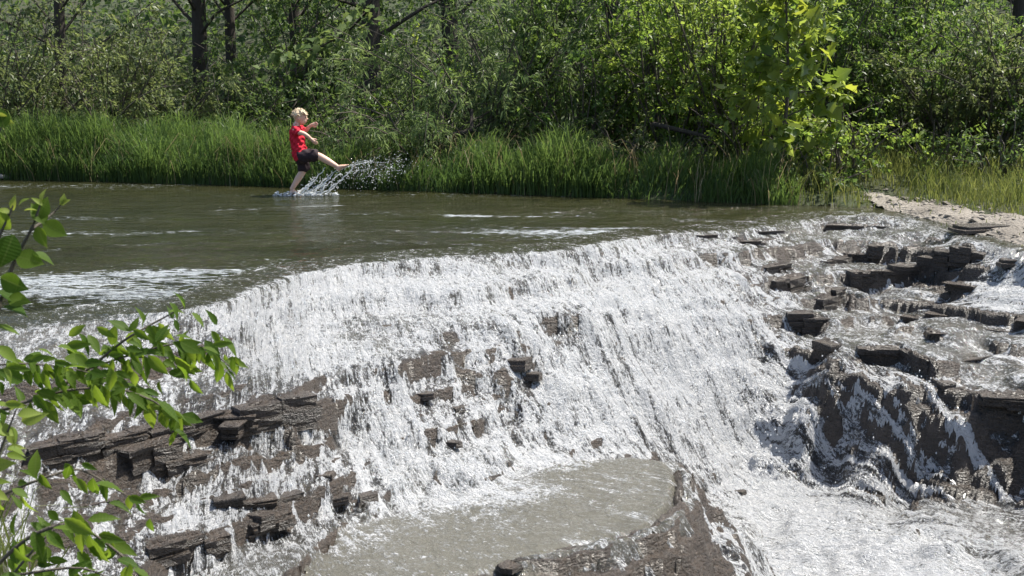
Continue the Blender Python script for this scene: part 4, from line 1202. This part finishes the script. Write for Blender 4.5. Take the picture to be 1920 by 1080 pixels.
def union(name, pieces, mat, parent, voxel, smooth_it=3):
    m = MB()
    for p in pieces: m.add(*p)
    o = m.build(name, mat, None)
    md = o.modifiers.new('r', 'REMESH'); md.mode = 'VOXEL'; md.voxel_size = voxel; md.use_smooth_shade = True
    if smooth_it:
        sm = o.modifiers.new('s', 'SMOOTH'); sm.factor = 0.5; sm.iterations = smooth_it
    dg = bpy.context.evaluated_depsgraph_get()
    me = bpy.data.meshes.new_from_object(o.evaluated_get(dg))
    old = o.data; o.modifiers.clear(); o.data = me; bpy.data.meshes.remove(old)
    if not me.materials: me.materials.append(mat)
    me.polygons.foreach_set('use_smooth', [True] * len(me.polygons))
    o.parent = parent
    return o
kid = empty('person', tuple(B0), 'child in red shirt and dark shorts kicking water on one leg', 'person')
SN, SF = -.115, .115      # near and far shoulder
neck, chest, hip = J(556, 233), J(556, 252), J(563.5, 290)
head = J(563.5, 219.5)
arm_n = [J(555.5, 243, SN), J(563, 247, SN - .05), J(573.5, 249, SN - .06), J(581.5, 254.5, SN - .05), J(587, 259.5, SN - .04)]
arm_f = [J(557, 242, SF), J(566, 247, SF + .02), J(571.5, 245, SF), J(577, 239, SF - .03), J(581, 235.5, SF - .04)]
leg_k = [J(566, 293, -.07), J(582, 290.5, -.075), J(598, 290.5, -.08), J(616, 301, -.08), J(634, 311.5, -.08)]
leg_s = [J(563, 293, .07), J(566, 306, .075), J(568.5, 318.5, .08), J(557, 336, .075), J(545, 356, .07)]
body = []
body.append(etube([neck + [0, 0, .01], J(556, 243), chest, J(559, 272), hip, J(565, 299)], [.045, .115, .118, .105, .112, .09], [.045, .068, .085, .078, .085, .07], 20))
body.append(etube([J(556.5, 240), neck, J(560, 226)], [.042, .039, .042]))
body.append(ball(head + [0, 0, .005], (.092, .074, .098)))                      # skull
body.append(ball(head + [.028, 0, -.045], (.058, .055, .062)))                  # jaw
body.append(ball(head + [.093, 0, -.028], (.016, .011, .014), 6))               # nose
for sy in (-1, 1): body.append(ball(head + [-.012, sy * .072, -.02], (.018, .010, .026), 6))   # ears
for arm in (arm_n, arm_f): body.append(etube(arm, [.041, .037, .031, .027, .020]))
for leg in (leg_k, leg_s): body.append(etube(leg, [.078, .066, .050, .048, .030]))
def hand(w, d, side):
    d = np.array(d) / np.linalg.norm(d); out = []
    up = np.array([0, side, 0.]); sd = np.cross(d, up); sd /= np.linalg.norm(sd)
    out.append(etube([w - d * .01, w + d * .03, w + d * .06], [.022, .012 + .012, .022], [.02, .026, .026]))
    for k, (o, L) in enumerate([(-.022, .042), (-.008, .050), (.007, .047), (.020, .036)]):
        b0 = w + d * .058 + sd * o
        out.append(etube([b0, b0 + d * L * .5 - up * .006, b0 + d * L - up * .02], [.0085, .008, .0065], sides=8))
    b0 = w + d * .02 - sd * .022
    out.append(etube([b0, b0 + d * .022 - sd * .016, b0 + d * .045 - sd * .022], [.010, .009, .007], sides=8))
    return out
body += hand(arm_n[-1], arm_n[-1] - arm_n[-2], -1)
body += hand(arm_f[-1], arm_f[-1] - arm_f[-2] + [.05, 0, .0], 1)
def foot(ank, toe_dir, heel):
    t = np.array(toe_dir) / np.linalg.norm(toe_dir); out = []
    out.append(etube([ank + np.array(heel) * .045, ank + t * .03 + np.array(heel) * .02, ank + t * .09 + np.array(heel) * .028, ank + t * .135 + np.array(heel) * .032], [.028, .034, .040, .034], [.030, .036, .024, .014]))
    for k in range(5):
        b0 = ank + t * .135 + np.array(heel) * .032 + np.array([0, (k - 2) * .0145, 0])
        out.append(etube([b0, b0 + t * (.034 - .003 * abs(k - 1))], [.0085, .0075], sides=8))
    return out
body += foot(leg_k[-1], J(656, 303) - J(638, 310), np.array([.15, 0, -1.0]))
body += foot(leg_s[-1], np.array([1, 0, -.35]), np.array([-.3, 0, -1.0]))
union('body', body, M_SKIN, kid, 0.0055, 2)
sh = [etube([J(555.5, 235.5), J(555.5, 243), chest, J(559, 272), J(562.5, 288), J(564, 296)], [.062, .132, .136, .128, .138, .140], [.056, .084, .103, .098, .106, .108], 20)]
sh.append(etube([arm_n[0] - [.0, -.03, 0], arm_n[0] * .45 + arm_n[1] * .55, arm_n[1]], [.058, .058, .056]))
sh.append(etube([arm_f[0] - [.0, .03, 0], arm_f[0] * .45 + arm_f[1] * .55, arm_f[1]], [.058, .058, .056]))
shirt = union('shirt', sh, M_SHIRT, kid, 0.008, 2)
for v in shirt.data.vertices:       # soft creases
    n_ = 0.010 * math.sin(v.co.z * 55 + v.co.x * 60) * math.sin(v.co.y * 30 + 1.3 + v.co.z * 9) + 0.006 * math.sin(v.co.z * 95 - v.co.x * 80 + v.co.y * 40)
    v.co += v.normal * n_
so = [etube([J(562, 288), J(565, 300)], [.128, .122], [.098, .09], 18),
      etube([leg_k[0], leg_k[1], leg_k[1] * .3 + leg_k[2] * .7], [.100, .092, .090]),
      etube([leg_s[0], leg_s[1], leg_s[1] * .15 + leg_s[2] * .85], [.098, .092, .090])]
shorts = union('shorts', so, M_SHORT, kid, 0.009, 2)
for v in shorts.data.vertices:
    v.co += v.normal * (0.008 * math.sin(v.co.x * 50 + v.co.z * 40) * math.sin(v.co.y * 40))
rr = np.random.default_rng(8)
hp = [ball(head + [-.016, 0, .028], (.094, .082, .088))]
for k in range(90):
    a = rr.uniform(0, 2 * np.pi); e = rr.uniform(.05, 1.4)
    d = np.array([math.cos(a) * math.cos(e), math.sin(a) * math.cos(e), math.sin(e)])
    c = head + [-.012, 0, .022] + d * [.090, .078, .088]
    if d[0] > .65 and d[2] < .35: continue
    tdir = np.array([.5 if d[0] > 0 else -.6, d[1] * .6, -.5]); tdir /= np.linalg.norm(tdir)
    hp.append(etube([c - tdir * .015, c + d * .006 + tdir * .012, c + tdir * .038 + d * .001], [.011, .010, .004], sides=7))
for k in range(14):   # fringe
    y = (k - 6.5) * .0105; c = head + [.068, y, .062]
    hp.append(etube([c + [-.02, 0, .012], c, c + [.026, y * .15, -.030 - .01 * rr.random()]], [.011, .010, .004], sides=7))
union('hair', hp, M_HAIR, kid, 0.0055, 1)
hs_ = MB()
for k in range(260):
    a = rr.uniform(0, 2 * np.pi); e = rr.uniform(0.0, 1.5)
    d = np.array([math.cos(a) * math.cos(e), math.sin(a) * math.cos(e), math.sin(e)])
    if d[0] > .6 and d[2] < .3: continue
    c = head + [-.014, 0, .026] + d * [.096, .084, .092]
    td = np.array([.5 if d[0] > 0 else -.5, d[1] * .5, -.45]) + rr.normal(size=3) * .35; td /= np.linalg.norm(td)
    L_ = rr.uniform(.02, .045)
    hs_.add(*tube(np.array([c - d * .008, c + td * L_ * .5 + d * .005, c + td * L_]), np.array([.0035, .003, .001]), 4))
hs_.build('hair_strands', M_HAIR, kid, True)
for sy in (-1, 1):
    m = MB(); m.add(*ball(head + [.078, sy * .032, -.002], (.010, .011, .008), 6)); m.build('eye', M_EYE, kid, True)
m = MB(); m.add(*ball(head + [.083, 0, -.062], (.008, .020, .005), 6)); m.build('mouth', M_LIP, kid, True)

# the water thrown up by the foot
def mat_spray():
    t = NT('spray'); n = t.noise(t.geo(), 60, 3, .6); nb = t.bump(n, .6, .01)
    d = t.n('BsdfDiffuse', in_Color=(.85, .88, .90, 1), in_Normal=nb); tr = t.n('BsdfTranslucent', in_Color=(.85, .88, .9, 1))
    g = t.n('BsdfGlossy', in_Roughness=.08, in_Normal=nb); cl = t.n('BsdfTransparent')
    m1 = t.n('MixShader', in_0=.5); t.L(d.outputs[0], m1.inputs[1]); t.L(tr.outputs[0], m1.inputs[2])
    m2 = t.n('MixShader', in_0=.10); t.L(m1.outputs[0], m2.inputs[1]); t.L(g.outputs[0], m2.inputs[2])
    m3 = t.n('MixShader', in_0=.25); t.L(m2.outputs[0], m3.inputs[1]); t.L(cl.outputs[0], m3.inputs[2])
    return t.done(m3.outputs[0])
M_SPRAY = mat_spray()
OCT_V = np.array([(1, 0, 0), (-1, 0, 0), (0, 1, 0), (0, -1, 0), (0, 0, 1), (0, 0, -1)], float)
OCT_F = np.array([(0, 2, 4), (2, 1, 4), (1, 3, 4), (3, 0, 4), (2, 0, 5), (1, 2, 5), (3, 1, 5), (0, 3, 5)])
def drops(m, C, S):
    n = len(C); V = (C[:, None] + OCT_V[None] * S[:, None]).reshape(-1, 3)
    m.add(V, (np.arange(n)[:, None, None] * 6 + OCT_F[None]).reshape(-1, 3))
rs = np.random.default_rng(44)
sp = MB()
def strand(px0, px1, sag, rad, dy, n=16):
    t = np.linspace(0, 1, n); a, b = bp_(*px0, dy), bp_(*px1, dy)
    P = a[None] * (1 - t)[:, None] + b[None] * t[:, None]; P[:, 2] -= sag * np.sin(np.pi * t)
    P = P + rs.normal(size=P.shape) * rad * .5
    R = .72 * rad * (0.45 + rs.random(n) * 1.0) * (1.1 - .6 * t); R[-1] = .002
    sp.add(*tube(P, R, 6))
    k = 26; tt = rs.random(k); C = a[None] * (1 - tt)[:, None] + b[None] * tt[:, None] + rs.normal(size=(k, 3)) * [.035, .03, .035]; C[:, 2] -= sag * np.sin(np.pi * tt)
    drops(sp, C, (.0015 + .008 * rs.random((k, 1)) ** 2) * [1.2, 1, 1.2])
for a, b, sag, rad, dy in [((566, 362), (612, 312), .03, .016, -.08), ((560, 361), (596, 326), .02, .02, -.05), ((585, 363), (634, 316), .02, .014, -.1), ((602, 364), (668, 309), .03, .015, -.05),
                           ((600, 363), (640, 325), -.02, .014, 0), ((590, 362), (607, 335), .0, .014, .05), ((572, 361), (588, 338), 0, .016, 0), ((668, 309), (700, 302), -.01, .006, -.05), ((596, 362), (622, 330), 0, .012, -.1), ((580, 362), (625, 322), .01, .007, 0), ((610, 364), (655, 322), .01, .007, -.03), ((640, 318), (690, 300), -.02, .005, -.08), ((655, 312), (720, 305), -.03, .004, -.02), ((650, 325), (705, 318), -.02, .004, .05), ((575, 362), (600, 345), 0, .012, -.12), ((612, 364), (632, 346), 0, .01, .02)]:
    strand(a, b, sag, rad, dy)
n = 850                                                       # the cloud of drops ahead of the foot
pxs = rs.normal(708, 36, n); pys = 319 - (pxs - 708) * .22 + rs.normal(0, 14, n)
C = np.array([bp_(a, b, d) for a, b, d in zip(pxs, pys, rs.normal(-.05, .16, n))]); C = C[C[:, 2] > .01]
drops(sp, C, (.0010 + .0052 * rs.random((len(C), 1)) ** 2.5) * [1.5, 1, 1.1])
n = 160                                                       # churned water round the standing foot
a = rs.uniform(0, 2 * np.pi, n); rad = rs.random(n) ** .6
C = np.stack([B0[0] + .12 + np.cos(a) * rad * .50, B0[1] - .02 + np.sin(a) * rad * .16, np.abs(rs.normal(0, .02, n))], 1)
drops(sp, C, rs.uniform(.005, .018, (n, 1)) * [1.6, 1.2, .8])
splash = sp.build('water_splash', M_SPRAY, None, True)
tag(splash, 'spray and drops of water flung up by the kicking foot', 'splash', kind='stuff')
# loose drops leaping above the falls
fs = MB(); n = 2600
ii = rs.integers(0, NX * NY, n * 40); ww = (FOAM.ravel()[ii] * (1 - lvl.ravel()[ii] * .6)) * keepv.ravel()[ii]
ii = ii[rs.random(len(ii)) < ww ** 3 * .35][:n * 2]
C = np.stack([GX.ravel()[ii], GY.ravel()[ii], WAT.ravel()[ii] + np.abs(rs.normal(0, .035, len(ii))) + .004], 1)
drops(fs, C, rs.uniform(.0025, .008, (len(ii), 1)) * [1, 1, 1.5])
sprayo = fs.build('falls_spray', M_SPRAY, None, True)
tag(sprayo, 'fine drops leaping off the white falls', 'spray', kind='stuff')

# ------------------------------------------------------------------ foreground plants
ML_F = mat_big_leaf('near_leaf', (0.045, 0.095, 0.014), (0.115, 0.180, 0.030), 0.6)
ML_N = mat_big_leaf('new_leaf', (0.12, 0.18, 0.03), (0.22, 0.27, 0.06), 0.5)
Lf = [leaf_mesh('near_leaf', TOOTH, ML_F, .16, .22), leaf_mesh('near_leaf', OVAL, ML_F, .12, .15), leaf_mesh('near_leaf', TOOTH, ML_F, .25, .4)]
Lov = [leaf_mesh('oval_leaf', [(y, w * 1.25) for y, w in OVAL], ML_F, .1, .12), leaf_mesh('oval_leaf', [(y, w * 1.2) for y, w in OVAL], ML_F, .18, .25)]
Ln = leaf_mesh('new_leaf', OVAL, ML_N, .2, .3)
rf = np.random.default_rng(77)
def near_plant(label, branches, leaves, root_px, lf, extra_new=(), name='leafy_branch'):
    """branches: list of pixel polylines with depth; leaves: list of (px,py,depth,tip dx,tip dy,size)"""
    o0 = np.array(at_y(*root_px)); o = empty(name, tuple(o0), label, 'plant')
    w = MB()
    for pl, r0 in branches:
        P = np.array([at_y(a, b, d) for a, b, d in pl]) - o0
        t = np.linspace(0, 1, len(P)); tt = np.linspace(0, 1, len(P) * 4)
        P = np.stack([np.interp(tt, t, P[:, k]) for k in range(3)], 1)
        for _ in range(3): P[1:-1] = (P[:-2] + 2 * P[1:-1] + P[2:]) / 4
        w.add(*tube(P, np.linspace(r0, r0 * .3, len(P)), 6))
    for (a, b, d, dx, dy, sz, kind) in leaves:
        p = np.array(at_y(a, b, d)) - o0
        ax = np.array([dx, rf.uniform(-.35, .25), -dy]); nrm = rand_unit(rf, 1)[0] * .55 + [0, -.55, .6]
        me = Ln if kind == 'n' else lf[int(rf.integers(len(lf)))]
        add_leaf(me, o, p, ax, nrm, sz * (.86 if lf is Lov else 1), rf.uniform(.85, 1.2) * (1.0 if lf is Lov else .88))
    w.build('stem', M_TWIG, o, smooth=True)
    return o
def along(pl, n, spread, size, droop, d_j=.05, kind='f', tmin=.1):
    pl = np.array(pl, float); t = np.linspace(0, 1, len(pl)); out = []
    for k in range(n):
        u = tmin + (1 - tmin) * (k + rf.random()) / n
        a, b, d = [np.interp(u, t, pl[:, c]) for c in range(3)]
        i = min(int(u * (len(pl) - 1)), len(pl) - 2); dirv = pl[i + 1, :2] - pl[i, :2]; dirv /= np.linalg.norm(dirv) + 1e-6
        side = 1 if k % 2 else -1
        dx, dy = dirv[0] * .55 - dirv[1] * side * .75, dirv[1] * .55 + dirv[0] * side * .75 + droop
        out.append((a + rf.normal() * spread, b + rf.normal() * spread, d + rf.normal() * d_j, dx + rf.normal() * .25, dy + rf.normal() * .25, size * rf.uniform(.6, 1.15), kind))
    return out
# upper plant with broad oval leaves
s1 = [(-60, 760, 2.0), (-10, 600, 2.0), (25, 490, 2.05), (60, 430, 2.05), (75, 385, 2.05)]
s1b = [(-10, 600, 2.0), (-20, 480, 2.0), (10, 420, 2.0), (25, 385, 2.0)]
lv = [(85, 420, 2.05, -.55, -.9, .058, 'f'), (70, 412, 2.05, .4, -.9, .055, 'f'), (80, 418, 2.05, .9, .5, .058, 'f'), (70, 425, 2.05, .3, .7, .05, 'f'), (20, 430, 2.0, -.6, -.8, .062, 'f'), (25, 440, 2.0, -.3, .95, .075, 'f'), (30, 480, 2.0, .95, .2, .066, 'f'),
      (10, 470, 2.0, -.8, .4, .06, 'f'), (0, 520, 2.0, .9, .35, .07, 'f'), (-5, 545, 2.0, .8, .5, .06, 'f'), (15, 560, 2.0, .9, .05, .05, 'f'), (5, 575, 2.0, .95, .1, .06, 'f'), (-10, 610, 2.0, .8, .3, .055, 'f'), (60, 475, 2.0, .7, .3, .05, 'f'),
      (25, 395, 2.0, .1, -1, .034, 'n'), (35, 385, 2.0, .6, -.6, .028, 'n'), (78, 378, 2.05, .1, -1, .03, 'n'), (80, 385, 2.05, -.6, -.7, .028, 'n'), (118, 385, 2.1, .2, -1, .026, 'n'), (112, 384, 2.1, .8, -.5, .026, 'n'), (20, 400, 2.0, -.7, -.4, .03, 'n'), (45, 395, 2.0, .7, -.2, .026, 'n'),
      (8, 240, 2.0, -.2, -1, .045, 'f'), (-15, 215, 2.0, .6, .3, .045, 'n'), (-8, 650, 1.95, .5, .4, .06, 'n'), (5, 690, 1.95, .3, .7, .05, 'n'), (20, 800, 1.95, .2, .6, .05, 'n')]
near_plant('upright plant with broad oval leaves at the left edge, against the river', [(s1, .006), (s1b, .005), ([(60, 430, 2.05), (100, 400, 2.1), (118, 380, 2.1)], .003), ([(-10, 480, 2.), (-30, 300, 2.), (5, 235, 2.)], .004)], lv, (-60, 760, 2.0), Lov, name='broad_leaf_plant')
# the long drooping branch across the middle left
b1 = [(-80, 800, 2.55), (0, 770, 2.55), (90, 738, 2.55), (170, 690, 2.6), (235, 635, 2.6), (290, 605, 2.65), (345, 575, 2.65)]
b2 = [(170, 690, 2.6), (260, 660, 2.6), (340, 640, 2.6), (400, 660, 2.65), (440, 695, 2.65)]
b3 = [(0, 770, 2.55), (120, 730, 2.5), (220, 725, 2.5), (300, 755, 2.5), (335, 800, 2.5)]
b4 = [(-60, 690, 2.5), (40, 680, 2.5), (140, 690, 2.5), (230, 720, 2.5)]
lv = along(b1, 40, 10, .055, .55) + along(b2, 44, 10, .06, .75) + along(b3, 50, 12, .062, .8) + along(b4, 46, 14, .055, .6) + along([(60, 660, 2.6), (200, 650, 2.6), (330, 690, 2.6), (390, 640, 2.6)], 56, 22, .056, .8)
near_plant('long drooping branch of pointed green leaves crossing in front of the left ledges', [(b1, .006), (b2, .003), (b3, .004), (b4, .003)], lv, (-80, 800, 2.55), Lf)
# lower sprays
c1 = [(-60, 960, 2.3), (30, 915, 2.3), (100, 890, 2.3), (150, 875, 2.35), (230, 925, 2.35), (290, 960, 2.4)]
near_plant('thin low spray of leaves below the long drooping branch', [(c1, .004)], along(c1, 22, 9, .055, .6), (-60, 960, 2.3), Lf)
c2 = [(-60, 1120, 2.1), (40, 1010, 2.1), (130, 975, 2.1), (190, 1010, 2.15), (250, 1060, 2.15), (280, 1110, 2.15)]
near_plant('leafy spray arching down in the bottom left corner', [(c2, .005)], along(c2, 24, 10, .06, .6), (-60, 1120, 2.1), Lf)
c3 = [(-60, 1000, 2.0), (-20, 900, 2.0), (10, 820, 2.0), (30, 770, 2.0)]
near_plant('bright yellow green new shoots at the left edge', [(c3, .004)], along(c3, 26, 16, .05, .2, kind='n'), (-60, 1000, 2.0), Lf, name='young_shoot')
c4 = [(-60, 1200, 2.6), (20, 1080, 2.6), (90, 1000, 2.6), (150, 960, 2.7)]
near_plant('shaded leafy stems low in the bottom left corner', [(c4, .005), ([(20, 1080, 2.6), (150, 1060, 2.6), (220, 1090, 2.6)], .004)], along(c4, 30, 28, .06, .4) + along([(0, 1060, 2.7), (220, 1080, 2.7)], 24, 24, .06, .4), (-60, 1200, 2.6), Lf)
n = 900
X, Y = rf.uniform(-3.3, -1.35, n), rf.uniform(2.9, 4.3, n)
V, Q, T, t3 = blades(rf, X, Y, near_z(X, Y) - .02, rf.uniform(.2, .55, n), rf.uniform(.006, .011, n), rf.uniform(.2, .8, n), rf.random(n) * .6 + .1)
g3 = mesh_np('near_grass', V, [Q, T], M_GRASS2, attrs={'tint': t3})
tag(g3, 'long grass on the near bank in the bottom left corner', kind='stuff')
